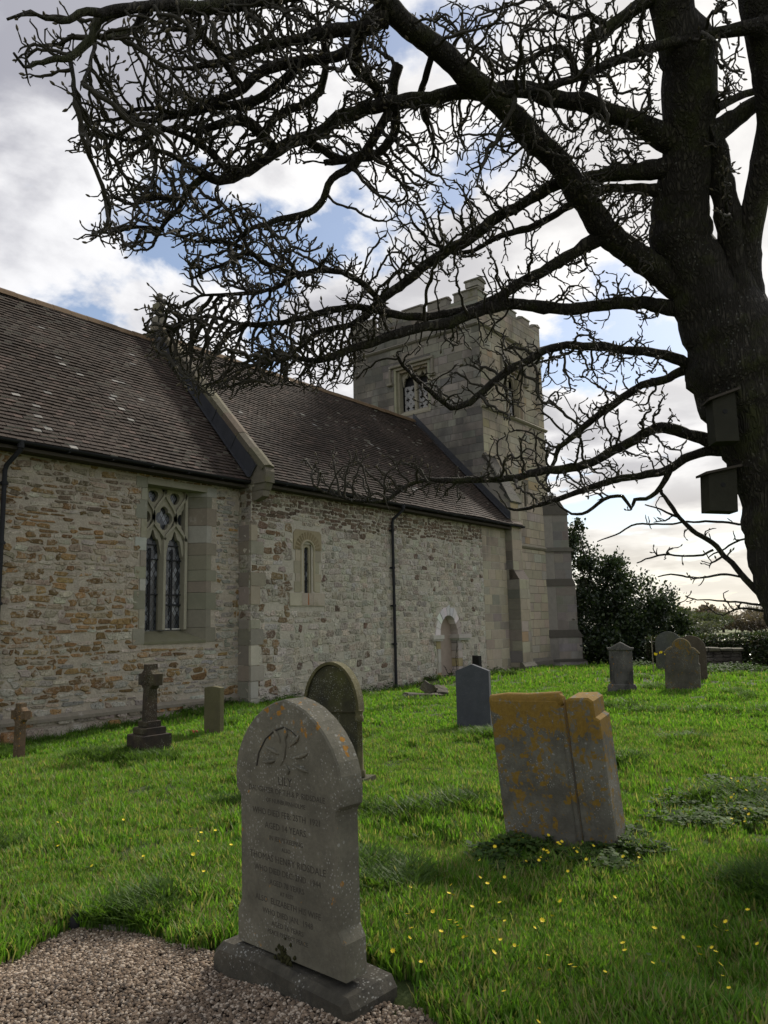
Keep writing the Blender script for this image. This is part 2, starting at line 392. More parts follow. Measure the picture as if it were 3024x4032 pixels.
# --- chancel wall
CY, NY, XC, XT = 13.4, 13.0, 11.8, 23.65
cw_hole = (9.30, 10.85, 1.34, 4.70)
def chancel_col(u, v, r):
    n = mnoise.noise(Vector((u*.55, v*.7, 1.5))); grey = (u > 10.9) or (v < 1.0 and r.random() < .55)
    if grey and r.random() < .72: return jitc((.32, .30, .255), r, .3)
    if v > 3.9 and r.random() < .4: return jitc((.19, .15, .10), r, .3)
    p = r.random()
    if p < .52+n*.5: return jitc((.235, .148, .066), r, .42)
    if p < .80: return jitc((.32, .265, .19), r, .28)
    return jitc((.41, .365, .29), r, .2)
mb = MB(); wall_sheet(mb, TS(CY), 1.5, XC+.3, -.8, 4.85, [cw_hole], (.41, .355, .28))
mb.add([Vector((1.5, CY, -.8)), Vector((1.5, 20.2, -.8)), Vector((1.5, 20.2, 4.85)), Vector((1.5, 16.8, 9.1)), Vector((1.5, CY, 4.85))], [(0, 4, 3, 2, 1)], (.3, .26, .2))
mb.add([Vector((1.5, 20.2, -.8)), Vector((XT, 20.2, -.8)), Vector((XT, 20.2, 4.85)), Vector((1.5, 20.2, 4.85))], [(0, 1, 2, 3)], (.3, .26, .2))
cpart(mb, 'chancel_mortar', M['mortar'])
mb = MB()
surround = (9.16, 11.12, 1.30, 4.72)
rubble(mb, TS(CY), 1.6, XC, -.5, .05, (.16, .24), (.22, .5), .025, .05, lambda u, v, r: jitc((.33, .28, .22) if r.random() < .7 else (.34, .2, .08), r, .25), [], rng, .01, .3)
rubble(mb, TS(CY), 1.6, XC, .12, 4.8, (.065, .15), (.09, .34), .024, .017, chancel_col, [surround], rng, .08, .85, .13)
cpart(mb, 'chancel_wall', M['rubble_brown'], label='brown and cream ironstone rubble wall of the chancel')
mb = MB(); mb.prism([(0, .02), (.07, .02), (.07, .08), (0, .15)], lambda u, v, w: Vector((w, CY-u, v)), 1.5, XC, (.20, .175, .135)); cpart(mb, 'plinth_course', M['mossy'])
# --- nave wall
slit_hole = (13.50, 13.78, 2.40, 3.60); door_hole = (19.34, 20.32, -.6, 1.86)
nave_holes = [(13.13, 14.16, 2.38, 3.98), (13.0, 14.24, 2.08, 2.42), (19.14, 20.52, -.6, 1.3), (19.22, 20.44, 1.2, 2.0)]
def nave_col(u, v, r):
    n = mnoise.noise(Vector((u*.6, v*.8, 9)))
    if v > 4.05+n*.5+.1*(u-12)*.2: 
        return jitc((.165, .118, .08), r, .32) if r.random() < .75 else jitc((.27, .23, .17), r, .3)
    if u < 13 and r.random() < .30: return jitc((.22, .15, .085), r, .3)
    p = r.random()
    if p < .035: return jitc((.17, .12, .085), r, .25)
    if p < .18+n*.2: return jitc((.50, .46, .39), r, .15)
    if v < 1.6 and p < .5: return jitc((.48, .43, .34), r, .2)
    return jitc((.42, .378, .30), r, .3)
mb = MB(); wall_sheet(mb, TS(NY), XC, XT+.1, -.8, 4.85, [slit_hole, door_hole], (.45, .41, .33)); wall_sheet(mb, TE(XC), NY, CY+.2, -.8, 4.85, [], (.38, .34, .28))
cpart(mb, 'nave_mortar', M['mortar'])
mb = MB(); rubble(mb, TE(XC), NY+.01, CY, -.5, 4.8, (.10, .2), (.1, .26), .016, .015, nave_col, [], rng, .05, .7, .06); cpart(mb, 'nave_return', M['rubble_grey'])
mb = MB()
edge = lambda v: 21.95+.35*math.sin(v*2.3)+.15*math.sin(v*7)
rubble(mb, TS(NY), XC+.01, 22.05, -.5, 4.82, lambda v, r: r.uniform(.085, .125) if v > 4.0 else r.uniform(.11, .21), (.11, .32), .014, .015, nave_col, nave_holes, rng, .07, .8, .06)
cpart(mb, 'nave_wall', M['rubble_grey'], label='pale grey coursed limestone rubble wall of the nave')
mb = MB()
ash = lambda u, v, r: jitc((.37, .32, .235), r, .12, .04) if r.random() < .85 else jitc((.28, .25, .20), r, .15)
v = -.5; k = 0
while v < 4.8:                                       # long-and-short quoins on the nave corner
    h = rng.uniform(.20, .46); mb = MB(); wq = rng.uniform(.34, .5) if k % 2 else rng.uniform(.18, .28)
    if rng.random() < .34: v += h; k += 1; continue
    c_ = jitc((.30, .268, .205), rng, .18) if v > .9 else jitc((.36, .33, .275), rng, .2)
    mb.box((XC-.012, NY-.022, v+.008), (XC+wq-.01, NY+.2, v+h-.006), c_); mb.box((XC-.02, NY+.05, v+.006), (XC+.05, CY+.05, v+h-.006), jitc((.24, .215, .17), rng, .2)); v += h; k += 1; cpart(mb, 'quoin', M['dressed'])
mb = MB(); rubble(mb, TS(NY), 22.05, XT, -.5, 4.82, (.24, .36), (.38, .62), .014, .010, ash, [], rng, 0, .02); cpart(mb, 'nave_ashlar', M['ashlar'], label='smooth squared ashlar at the tower end of the nave wall')

# --- roofs
def tile_roof(name, x0, x1, y0, z0, y1, z1, g=.118, tw=.165, label=None, seed=1, fleck=1.0):
    r = np.random.default_rng(seed); sl = math.hypot(y1-y0, z1-z0); n = int(sl/g)+1; dy, dz = (y1-y0)/sl, (z1-z0)/sl; ny, nz_ = -dz, dy
    V = []; F = []; Cc = []
    for i in range(n):
        s0, s1 = i*g-.03, min(i*g+g*1.12, sl); m = int((x1-x0)/tw)+2; xs = x0+(np.arange(m+1)-(.5 if i % 2 else 0))*tw
        for j in range(m):
            a, b = max(xs[j]+.003, x0), min(xs[j+1]-.003, x1)
            if b-a < .02: continue
            sag = .045*mnoise.noise(Vector((xs[j]*.45, s0*.6, seed)))
            lf = .032+sag+r.uniform(0, .010); lf2 = lf+r.uniform(-.004, .004); dd = r.uniform(-.008, .008); q = .004+sag
            P = [(a, y0+dy*(s0+dd)+ny*q, z0+dz*(s0+dd)+nz_*q), (b, y0+dy*(s0+dd)+ny*q, z0+dz*(s0+dd)+nz_*q),
                 (b, y0+dy*(s0+dd)+ny*lf2, z0+dz*(s0+dd)+nz_*lf2), (a, y0+dy*(s0+dd)+ny*lf, z0+dz*(s0+dd)+nz_*lf), (b, y0+dy*s1+ny*q*1.2, z0+dz*s1+nz_*q*1.2), (a, y0+dy*s1+ny*q*1.2, z0+dz*s1+nz_*q*1.2)]
            bb = len(V); V += P; F += [(bb, bb+1, bb+2, bb+3), (bb+3, bb+2, bb+4, bb+5)]
            k = r.uniform(.7, 1.3); w = mnoise.noise(Vector((xs[j]*.5, s0*.5, 4+seed)))
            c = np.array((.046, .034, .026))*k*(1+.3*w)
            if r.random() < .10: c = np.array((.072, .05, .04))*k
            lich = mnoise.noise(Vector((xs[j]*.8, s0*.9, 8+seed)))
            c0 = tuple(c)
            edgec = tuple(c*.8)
            if r.random() < fleck*(.05+.35*max(0, lich)): edgec = (.34, .33, .30)
            if r.random() < fleck*.10*max(0, lich-.05): c0 = tuple(np.array((.20, .19, .17))*k)
            Cc += [edgec, c0]
    mb = MB(); mb.v = V; mb.f = F; mb.c = Cc; mb.sm = [False]*len(F)
    ym, zm = 2*y1-y0, z0
    mb.add([(x0, y0, z0-.02), (x1, y0, z0-.02), (x1, y1, z1-.02), (x0, y1, z1-.02)], [(0, 1, 2, 3)], (.05, .04, .035))
    mb.add([(x0, y1, z1-.02), (x1, y1, z1-.02), (x1, ym, zm-.02), (x0, ym, zm-.02)], [(0, 1, 2, 3)], (.09, .07, .055))
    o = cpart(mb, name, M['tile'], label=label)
    rd = MB(); x = x0; rr = random.Random(seed)
    while x < x1-.05:
        e = min(x+.44, x1); zz = z1+.02+rr.uniform(-.008, .008)
        prof = [(y1-.17, zz-.13), (y1-.10, zz-.01), (y1-.03, zz+.045), (y1+.03, zz+.045), (y1+.10, zz-.01), (y1+.17, zz-.13)]
        rd.prism(prof, lambda u, v, w: Vector((w, u, v)), x+.004, e-.004, (.2, .12, .06)); x = e
    cpart(rd, 'ridge_tiles', M['ridge'], parent=o)
    return o
tile_roof('chancel_roof', 1.4, XC-.02, 13.02, 4.95, 16.8, 9.27, label='mossy brown tiled roof of the chancel flecked with white lichen', seed=3, fleck=1.3)
tile_roof('nave_roof', XC+.27, XT-.02, 12.62, 4.97, 16.8, 9.45, label='plain brown tiled roof of the nave', seed=7, fleck=.35)
def gutter(name, x0, x1, y, z):
    mb = MB(); prof = [(y-.055+.055*math.cos(a), z+.055*math.sin(a)) for a in [math.pi+math.pi*i/8 for i in range(9)]]
    V = []; 
    for x in (x0, x1): V += [Vector((x, p[0], p[1])) for p in prof]
    n = len(prof); mb.add(V, [(i, i+1, n+i+1, n+i) for i in range(n-1)], (1, 1, 1), True)
    V2 = [Vector((x, (p[0]-y+.055)*.85+y-.055, (p[1]-z)*.85+z)) for x in (x0, x1) for p in prof]; mb.add(V2, [(i+1, i, n+i, n+i+1) for i in range(n-1)], (1, 1, 1), True)
    x = x0+.4
    while x < x1: mb.box((x, y-.11, z-.075), (x+.03, y+.28, z-.055)); x += .9
    mb.box((x0, y+.01, z-.03), (x1, y+.04, z+.07)); return cpart(mb, name, M['iron'])
gutter('gutter', 1.5, XC-.05, 13.05, 4.93); gutter('gutter', XC+.30, 24.35, 12.66, 4.94)
mb = MB(); mb.box((XC+.27, 12.72, 4.80), (XT, NY+.05, 4.86)); mb.box((1.5, 13.1, 4.79), (XC, CY+.05, 4.85)); mb.box((1.5, 13.2, 4.86), (XC, 13.5, 5.06)); mb.box((XC+.27, 12.8, 4.87), (XT, 13.1, 5.06)); cpart(mb, 'eaves_board_and_blocker', M['timber'])  # soffit boards, plus hidden boxes added to block sky under the tiles
mb = MB(); mb.prism([(12.62, 4.98), (12.9, 5.27), (12.9, 5.2), (12.62, 4.9)], lambda u, v, w: Vector((w, u, v)), XT, 24.28, (.08, .06, .05))
for i in range(3): mb.prism([(12.62+i*.1, 5.0+i*.107), (12.74+i*.1, 5.128+i*.107), (12.74+i*.1, 5.10+i*.107), (12.62+i*.1, 4.97+i*.107)], lambda u, v, w: Vector((w, u, v)), XT-.05, 24.30, (.085, .065, .05))
cpart(mb, 'eaves_return', M['tile'])
# --- coped gable between chancel and nave, with lead flashing and a small cross on top
mb = MB(); gy0, gz0, gy1, gz1 = 12.52, 5.22, 16.8, 9.80
sl = math.hypot(gy1-gy0, gz1-gz0); dy, dz = (gy1-gy0)/sl, (gz1-gz0)/sl; s = 0.0
while s < sl-.1:
    e = min(s+rng.uniform(.55, .8), sl); a0, b0 = gy0+dy*(s+.006), gz0+dz*(s+.006); a1, b1 = gy0+dy*e, gz0+dz*e; o_ = rng.uniform(0, .02)
    prof = [(XC-.05, -.13), (XC-.05, 0), (XC+.10, .04), (XC+.27, 0), (XC+.27, -.13)]
    V = [Vector((x, a0-dz*(q+o_), b0+dy*(q+o_))) for x, q in prof]+[Vector((x, a1-dz*(q+o_), b1+dy*(q+o_))) for x, q in prof]
    mb.add(V, [(i, i+1, 5+i+1, 5+i) for i in range(4)]+[(0, 5, 9, 4), (4, 3, 2, 1, 0), (5, 6, 7, 8, 9)], jitc((.105, .088, .06), rng, .3)); s = e
for yy in (gy1,):
    V = [Vector((XC-.06, gy1, gz1-.25)), Vector((XC+.27, gy1, gz1-.25)), Vector((XC+.27, 21.0, 5.1)), Vector((XC-.06, 21.0, 5.1)), Vector((XC-.06, gy1, gz1)), Vector((XC+.27, gy1, gz1)), Vector((XC+.27, 21.0, 5.35)), Vector((XC-.06, 21.0, 5.35))]
    mb.add(V, [(0, 3, 2, 1), (4, 5, 6, 7), (0, 1, 5, 4), (1, 2, 6, 5), (2, 3, 7, 6), (3, 0, 4, 7)], (.22, .19, .14))
cop = cpart(mb, 'gable_coping', M['mossy'], label='mossy stone coping of the gable between the two roofs')
mb = MB(); mb.add([(XC+.0, 13.3, 4.8), (XC, 16.8, 4.8), (XC, 16.8, 9.6), (XC, 12.9, 5.45), (XC, 12.9, 4.8)], [(0, 1, 2, 3, 4)], (.3, .27, .2))
mb.add([(XC+.25, 13.0, 4.8), (XC+.25, 16.8, 4.8), (XC+.25, 16.8, 9.62), (XC+.25, 12.9, 5.47)], [(3, 2, 1, 0)], (.3, .27, .2))
V = []
for s in np.linspace(0, 1, 12): V += [Vector((XC-.045, 12.98+s*3.82, 5.02+s*4.36)), Vector((XC-.045, 12.98+s*3.82-.20, 5.02+s*4.36+.26))]
cpart(mb, 'gable_wall', M['mossy'])
fl = MB()
for i in range(11): fl.add([V[2*i]+Vector((-.10, 0, 0)), V[2*i+2]+Vector((-.10, 0, 0)), V[2*i+2], V[2*i]], [(0, 1, 2, 3)]); fl.add([V[2*i], V[2*i+2], V[2*i+3], V[2*i+1]], [(0, 1, 2, 3)])
for i in range(0, 11, 2): fl.tube([V[2*i]+Vector((-.008, 0, 0)), V[2*i+1]+Vector((-.008, 0, 0))], .012, 5)
cpart(fl, 'lead_flashing', M['lead'], parent=cop)
kn = MB(); TX = lambda u, v, w: Vector((w, u, v))
kn.prism([(12.50, 4.86), (12.50, 5.12), (12.56, 5.25), (13.1, 5.6), (13.1, 4.86)], TX, XC-.02, XC+.26, (.13, .115, .085))
kn.prism([(12.60, 4.70), (12.53, 4.86), (13.1, 4.86), (13.1, 4.70)], TX, XC+.01, XC+.24, (.14, .125, .09)); kn.prism([(12.86, 4.48), (12.64, 4.56), (12.62, 4.695), (13.1, 4.695), (13.1, 4.48)], TX, XC+.02, XC+.22, (.16, .14, .105))
cpart(kn, 'kneeler_stone', M['mossy'])
fc = MB(); cx, cy, cz = XC+.11, 16.8, 9.78
fc.box((cx-.10, cy-.2, cz-.1), (cx+.10, cy+.2, cz+.22), (.2, .18, .14)); fc.box((cx-.055, cy-.07, cz+.22), (cx+.055, cy+.07, cz+.86), (.2, .18, .14)); fc.box((cx-.05, cy-.24, cz+.48), (cx+.05, cy-.07, cz+.62), (.2, .18, .14)); fc.box((cx-.05, cy+.07, cz+.48), (cx+.05, cy+.24, cz+.62), (.2, .18, .14))
cpart(fc, 'gable_cross', M['mossy'])

# --- chancel window: square-headed, two lights under reticulated tracery
win = MB()
wl, wr, wb, wt = cw_hole; GL = .42                    # glass plane depth
Tw = TS(CY)
def jamb_block(z0, z1, wl_, wr_):
    c = jitc((.26, .238, .185), rng, .16) if rng.random() < .75 else jitc((.36, .34, .31), rng, .1)
    win.box((wl-wl_, CY-.015, z0+.004), (wl+.004, CY+.3, z1-.004), c)
    c = jitc((.215, .197, .15), rng, .10) if rng.random() < .8 else jitc((.30, .28, .24), rng, .1)
    # right: outer face and the splayed reveal
    win.prism([(wr+wr_, -.0), (wr+wr_, .015), (wr, .015), (wr-.34, -GL-.02), (wr+wr_, -GL-.02)], lambda u, v, w: Vector((u, CY-v, w)), z0+.004, z1-.004, c)
z = wb-.02; zs = []
while z < wt: h = rng.uniform(.24, .40); zs.append((z, min(z+h, wt+.03))); z += h
for i, (a, b) in enumerate(zs): jamb_block(a, b, .13 if i % 2 else .26, .13 if i % 2 else .27)
win.prism([(wl, -GL-.02), (wl, .02), (wr, .02), (wr, -GL-.02)], lambda u, v, w: Vector((u, CY-v, w)), 4.60, 4.74, (.27, .25, .19))
win.prism([(CY-.02, wb-.03), (CY-.02, wb+.02), (CY+GL+.05, 1.60), (CY+GL+.05, wb-.03)], lambda u, v, w: Vector((w, u, v)), wl+.003, wr-.001, (.16, .152, .095))
o_win = cpart(win, 'chancel_window', M['dressed'], label='two light chancel window with pointed reticulated tracery')
tr = MB(); xl, xr = wl+.10, wr-.34; xm = (xl+xr)/2; hw = (xr-xl)/4; zb = 1.60
TT = TS(CY+GL-.06); colT = (.31, .285, .215)
def bar(pts, w=.05, d=.10, T=TT, c=colT):
    for (p, q) in zip(pts, pts[1:]):
        dx, dz_ = q[0]-p[0], q[1]-p[1]; l = math.hypot(dx, dz_); nx, nz2 = -dz_/l*w/2, dx/l*w/2
        out = [(p[0]+nx, p[1]+nz2), (p[0]-nx, p[1]-nz2), (q[0]-nx, q[1]-nz2), (q[0]+nx, q[1]+nz2)]
        tr.prism(out, T, -.06, d, c)
def ogee(x0, z0, x1, z1, n=10):                       # S-curve rising from (x0,z0) to (x1,z1)
    P = []
    for i in range(n+1):
        t = i/n; P.append((x0+(x1-x0)*(t*t*(3-2*t)), z0+(z1-z0)*t))
    return P
zsp, zc, zt = 3.30, 3.97, 4.55
tr.prism([(xm-.075, 0), (xm-.03, .11), (xm+.03, .11), (xm+.075, 0), (xm+.075, -.1), (xm-.075, -.1)], lambda u, v, w: Vector((u, CY+GL-.06-v, w)), zb, 3.5, colT)
for sx in (-1, 1):
    e = xm+sx*2*hw; mid = xm+sx*hw
    bar(ogee(xm, 3.50, mid, zc-.06)+ogee(mid, zc+.06, xm, zt)); bar(ogee(e, 3.50, mid, zc-.06)+ogee(mid, zc+.06, e, zt))
    bar([(e, zb), (e, wt)], .07)
    # cusped light head: plate between the ogee and a trefoil-pointed opening
    n = 24; out = []; inn = []
    for i in range(n+1):
        t = i/n; a = -1+2*t; zz = 3.34+(.60)*(1-abs(a)**1.5); out.append((mid+a*hw, 3.34+.62*(1-abs(a)**1.25)))
        inn.append((mid+a*(hw-.06), 3.20+.46*(1-abs(a)**1.6)+.05*math.cos(a*9.4)))
    V = [TT(u, v, .05) for u, v in out]+[TT(u, v, .05) for u, v in inn]+[TT(u, v, -.05) for u, v in inn]
    tr.add(V, [(i, i+1, n+2+i, n+1+i) for i in range(n)]+[(n+1+i, n+2+i, 2*n+3+i, 2*n+2+i) for i in range(n)], colT)
def cell(cx, half=0):
    n = 48; out = []; inn = []
    for i in range(n):
        a = 2*math.pi*i/n; ca, sa = math.cos(a), math.sin(a)
        f = abs(sa); zz = sa*.46; hwid = hw*(1-(f**1.6))**.9 if f < 1 else 0
        out.append((cx+(1 if ca > 0 else -1)*hwid*.98, zc+zz*1.0))
        rq = .155+.075*abs(math.cos(2*a))**.8; inn.append((cx+rq*ca*.92, zc+rq*sa*1.12))
    if half: out = [(min(max(u, xl), xr), v) for u, v in out]; inn = [(min(max(u, xl), xr), v) for u, v in inn]
    tr.ring(out, inn, TT, -.05, .05, colT)
cell(xm); cell(xl-.0, 1); cell(xr+.0, 1)
for sx in (-1, 1):                                     # small eyelets between the heads
    mid = xm+sx*hw; n = 24; out = []; inn = []
    for i in range(n):
        a = 2*math.pi*i/n; out.append((mid+hw*.95*math.cos(a), 4.40+.22*math.sin(a)-(0.1*abs(math.cos(a)) if math.sin(a) < 0 else -.05))); inn.append((mid+.12*math.cos(a)*(1+.3*math.sin(a)), 4.42+.13*math.sin(a)))
    tr.ring(out, inn, TT, -.05, .045, colT)
cpart(tr, 'tracery', M['dressed'], parent=o_win)
gl = MB(); gl.add([TS(CY+GL)(xl-.06, 1.55, 0), TS(CY+GL)(xr+.1, 1.55, 0), TS(CY+GL)(xr+.1, 4.68, 0), TS(CY+GL)(xl-.06, 4.68, 0)], [(0, 1, 2, 3)]); cpart(gl, 'leaded_pane', M['glass'], parent=o_win)
br = MB()
for mid in (xm-hw, xm+hw):
    br.box((mid-.014, CY+GL-.05, 1.6), (mid+.014, CY+GL-.025, 3.32))
    for zz in (2.34, 3.08, 3.39): br.box((mid-hw, CY+GL-.045, zz-.011), (mid+hw, CY+GL-.02, zz+.011))
br.box((xm+.1, CY+GL-.045, 2.10), (xr, CY+GL-.02, 2.14))
cpart(br, 'iron_bar', M['iron'], parent=o_win)
fr = MB(); fr.box((xr-.03, CY+GL-.03, 1.62), (xr-.01, CY+GL-.01, 2.1)); fr.box((xm+.08, CY+GL-.03, 1.60), (xr-.01, CY+GL-.01, 1.622)); cpart(fr, 'casement_frame', M['limewash'], parent=o_win)

# --- Norman slit window
T0 = TS(NY); sw = MB(); scx = 13.645; cS = (.335, .295, .20)
def arch_band(mb, T, cx, cz, ri, ro, d0, d1, col, n=18, legs=0.0, seg=False):
    o = [(cx+ro, cz-legs)]+arch_pts(cx, cz, ro, n)+[(cx-ro, cz-legs)]; i_ = [(cx+ri, cz-legs)]+arch_pts(cx, cz, ri, n)+[(cx-ri, cz-legs)]
    m = len(o); V = [T(u, v, d1) for u, v in o]+[T(u, v, d1) for u, v in i_]+[T(u, v, d0) for u, v in i_]+[T(u, v, d0) for u, v in o]
    F = []
    for k in range(m-1): F += [(k, k+1, m+k+1, m+k), (m+k, m+k+1, 2*m+k+1, 2*m+k), (3*m+k, 3*m+k+1, k+1, k)]
    mb.add(V, F, col)
# head stone with a half-round cut, jambs, sill
arch_sp = 3.46
hd = [(13.16, 3.44), (13.16, 3.93), (14.14, 3.95), (14.14, 3.44)]
n = 18; outer = []; inner = arch_pts(scx, arch_sp, .255, n)
for (u, v) in inner:
    a = math.atan2(v-arch_sp, u-scx); ca, sa = math.cos(a), math.sin(a); k = min(.49/abs(ca) if abs(ca) > 1e-6 else 9, .485/max(sa, 1e-6)); outer.append((scx+ca*k, arch_sp+sa*k))
V = [T0(u, v, .022) for u, v in outer]+[T0(u, v, .022) for u, v in inner]+[T0(u, v, -.1) for u, v in inner]+[T0(u, v, -.02) for u, v in outer]; m = n+1
sw.add(V, [f for k in range(n) for f in ((k, k+1, m+k+1, m+k), (m+k, m+k+1, 2*m+k+1, 2*m+k), (3*m+k, 3*m+k+1, k+1, k))], (.28, .235, .145))
for k in range(13):                                    # incised rays round the arch
    a = math.pi*(k+.5)/13
    for da in (-.05, 0, .05): sw.tube([T0(scx+math.cos(a+da)*.275, arch_sp+math.sin(a+da)*.275, .024), T0(scx+math.cos(a+da)*.44, arch_sp+math.sin(a+da)*.44, .024)], .009, 4, (.26, .21, .12))
arch_band(sw, T0, scx, arch_sp, .20, .258, -.12, .02, cS, legs=.98)
arch_band(sw, T0, scx, arch_sp, .165, .20, -.14, -.05, (.24, .21, .14), legs=1.02)
arch_band(sw, T0, scx, arch_sp+.0, .080, .166, -.10, -.03, cS, legs=1.05)
sw.tube([T0(scx+.23*math.cos(math.pi*i/16), arch_sp+.23*math.sin(math.pi*i/16), .015) for i in range(17)], .03, 8, cS)
for sx in (-1, 1):
    sw.tube([T0(scx+sx*.23, 2.45, .0), T0(scx+sx*.23, 3.46, .0)], .03, 8, cS)
    z = 2.42
    for h in (.26, .2, .3, .27): sw.box((scx+sx*.26 if sx > 0 else scx-.49+rng.uniform(0, .1), NY-.014, z+.004), (scx+.49-rng.uniform(0, .1) if sx > 0 else scx-.26, NY+.1, z+h-.004), jitc((.33, .29, .21), rng, .12)); z += h
for q in range(3): sw.box((13.01+q*.405, NY-.035, 2.10), (13.01+(q+1)*.405-.004, NY+.3, 2.405), jitc((.40, .345, .25), rng, .08))
o_sl = cpart(sw, 'slit_window', M['dressed'], label='narrow round headed Norman window with carved rays')
gp = MB(); gp.add([T0(13.50, 2.3, -.085), T0(13.79, 2.3, -.085), T0(13.79, 3.60, -.085), T0(13.50, 3.60, -.085)], [(0, 1, 2, 3)]); cpart(gp, 'leaded_pane', M['glass'], parent=o_sl)
b2 = MB(); b2.box((scx-.008, NY+.06, 2.4), (scx+.008, NY+.075, 3.52)); b2.box((scx-.08, NY+.06, 2.70), (scx+.08, NY+.078, 2.72)); b2.box((scx-.08, NY+.06, 3.12), (scx+.08, NY+.078, 3.14)); cpart(b2, 'iron_bar', M['iron'], parent=o_sl)
rs = MB(); rs.add([T0(13.615, 2.12, .038), T0(13.665, 2.12, .038), T0(13.655, 2.40, .038), T0(13.63, 2.40, .038)], [(0, 1, 2, 3)]); cpart(rs, 'rust_streak', m_plain('rust_stain', (.30, .12, .04), .5, 25, .95), parent=o_sl)

# --- blocked round-arched doorway
dr = MB(); dcx, dsp = 19.83, 1.25
for k in range(11):
    a0, a1 = math.pi*k/11, math.pi*(k+1)/11; c = jitc((.62, .60, .55), rng, .15) if k > 1 else jitc((.34, .31, .26), rng, .2)
    P = [(dcx+math.cos(a)*r_, dsp+math.sin(a)*r_*1.24) for r_, a in ((.48, a0+.01), (.70+rng.uniform(-.03, .05), a0+.01), (.70+rng.uniform(-.03, .05), a1-.01), (.48, a1-.01))]
    dr.prism(P, T0, -.32, .03+rng.uniform(-.01, .015), c)
for sx in (-1, 1):
    z = -.4
    while z < 1.12:
        h = min(rng.uniform(.2, .42), 1.14-z); w = rng.uniform(.14, .26); c = jitc((.45, .42, .36), rng, .2) if rng.random() < .5 else jitc((.36, .27, .15), rng, .2)
        a, b = (dcx+.48, dcx+.48+w) if sx > 0 else (dcx-.48-w, dcx-.48)
        dr.box((a, NY-.03, z+.008), (b, NY+.30, z+h-.008), c); z += h
    a, b = (dcx+.40, dcx+1.12) if sx > 0 else (dcx-1.0, dcx-.42)
    dr.box((a, NY-.13, 1.14), (b, NY+.3, 1.26), jitc((.44, .41, .35), rng, .1)); dr.box((a+.03, NY-.10, 1.08), (b-.03, NY+.28, 1.138), jitc((.40, .37, .31), rng, .1))
o_dr = cpart(dr, 'blocked_doorway', M['limewash'] if False else M['dressed'], label='blocked round arched doorway with flaking white voussoirs')
ip = MB(); ip.prism([(dcx-.5, -.6)]+[(dcx+.5, -.6), (dcx+.5, dsp)]+[(u, dsp+(v-dsp)*1.25) for u, v in arch_pts(dcx, dsp, .5, 12)[1:-1]]+[(dcx-.5, dsp)], TS(NY+.22), -.08, 0, (.3, .24, .2)); cpart(ip, 'infill_panel', M['plaster'], parent=o_dr)
iv = MB()
for (x0, x1, zt_) in ((20.1, 20.25, 1.1), (19.9, 19.5, .35), (19.8, 20.0, .3)):
    P = [Vector((x0+(x1-x0)*t+.04*math.sin(t*9), NY-.03-.02*math.sin(t*5), -.1+(zt_+.1)*t)) for t in np.linspace(0, 1, 10)]; iv.tube(P, [.014*(1-.6*t) for t in np.linspace(0, 1, 10)], 5)
    for q in range(5): p = P[3+q]; iv.tube([p, p+Vector((rng.uniform(-.2, .2), -.02, rng.uniform(-.02, .14)))], [.007, .003], 4)
tag(iv.build('climbing_stem', M['twig']), 'bare climbing stem growing up the side of the blocked doorway', 'climber')

# --- downpipes
def downpipe(x, top, yg, yw, zb, zg):
    mb = MB(); P = [Vector((x+.10, yg-.05, zg-.05)), Vector((x+.10, yg-.05, zg-.16)), Vector((x+.02, yw-.09, zg-.40)), Vector((x, yw-.08, zg-.5)), Vector((x, yw-.08, zb))]
    mb.tube(P, .042, 10)
    mb.tube([P[0]+Vector((0, 0, .05)), P[0]+Vector((0, 0, -.08))], .06, 10)
    o = cpart(mb, 'downpipe', M['iron']); z = zg-.75
    while z > zb+.3: b = MB(); b.tube([Vector((x, yw-.08, z)), Vector((x, yw-.08, z+.06))], .054, 10); b.box((x-.09, yw-.05, z+.01), (x+.09, yw-.005, z+.05)); z -= 1.05; cpart(b, 'pipe_bracket', M['iron'], parent=o)
    return o
downpipe(17.03, 0, 12.66, NY, -.3, 4.94); downpipe(6.33, 0, 13.05, CY, -.4, 4.93)
av = MB(); av.box((10.15, CY-.05, -.02), (10.38, CY+.02, .08)); cpart(av, 'air_brick', m_plain('red_air_brick', (.20, .06, .035), .4, 40, .9))

# --- tower
TY, XW, YN = 13.7, 28.7, 19.82
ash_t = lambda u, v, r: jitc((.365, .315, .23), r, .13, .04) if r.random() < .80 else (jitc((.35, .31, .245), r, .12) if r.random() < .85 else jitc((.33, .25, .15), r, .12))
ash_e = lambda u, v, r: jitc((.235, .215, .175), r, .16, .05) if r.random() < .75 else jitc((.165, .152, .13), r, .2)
eb = (15.95, 17.70, 9.78, 11.74)                      # east belfry opening (Y range, Z range)
sb = (25.36, 26.95, 9.52, 11.62)                      # south belfry opening (X range)
slit = (26.58, 26.76, 6.05, 6.98)
mb = MB()
wall_sheet(mb, TE(XT), TY, YN, -.8, 13.7, [eb], (.12, .11, .095)); wall_sheet(mb, TS(TY), XT, XW, -.8, 13.7, [sb, (*slit, .4)], (.17, .15, .115))
mb.add([(XW, TY, -.8), (XW, YN, -.8), (XW, YN, 13.7), (XW, TY, 13.7)], [(0, 1, 2, 3)], (.3, .26, .2)); mb.add([(XT, YN, -.8), (XW, YN, -.8), (XW, YN, 13.7), (XT, YN, 13.7)], [(3, 2, 1, 0)], (.3, .26, .2))
mb.add([(XT, TY, 13.3), (XW, TY, 13.3), (XW, YN, 13.3), (XT, YN, 13.3)], [(0, 1, 2, 3)], (.1, .1, .1))
cpart(mb, 'tower_core', M['mortar'])
mb = MB(); rubble(mb, TE(XT), TY+.001, YN, 4.5, 12.55, (.25, .34), (.32, .72), .015, .008, ash_e, [(eb[0]-.02, eb[1]+.02, eb[2]-.02, eb[3]+.02)], rng, 0, .02)
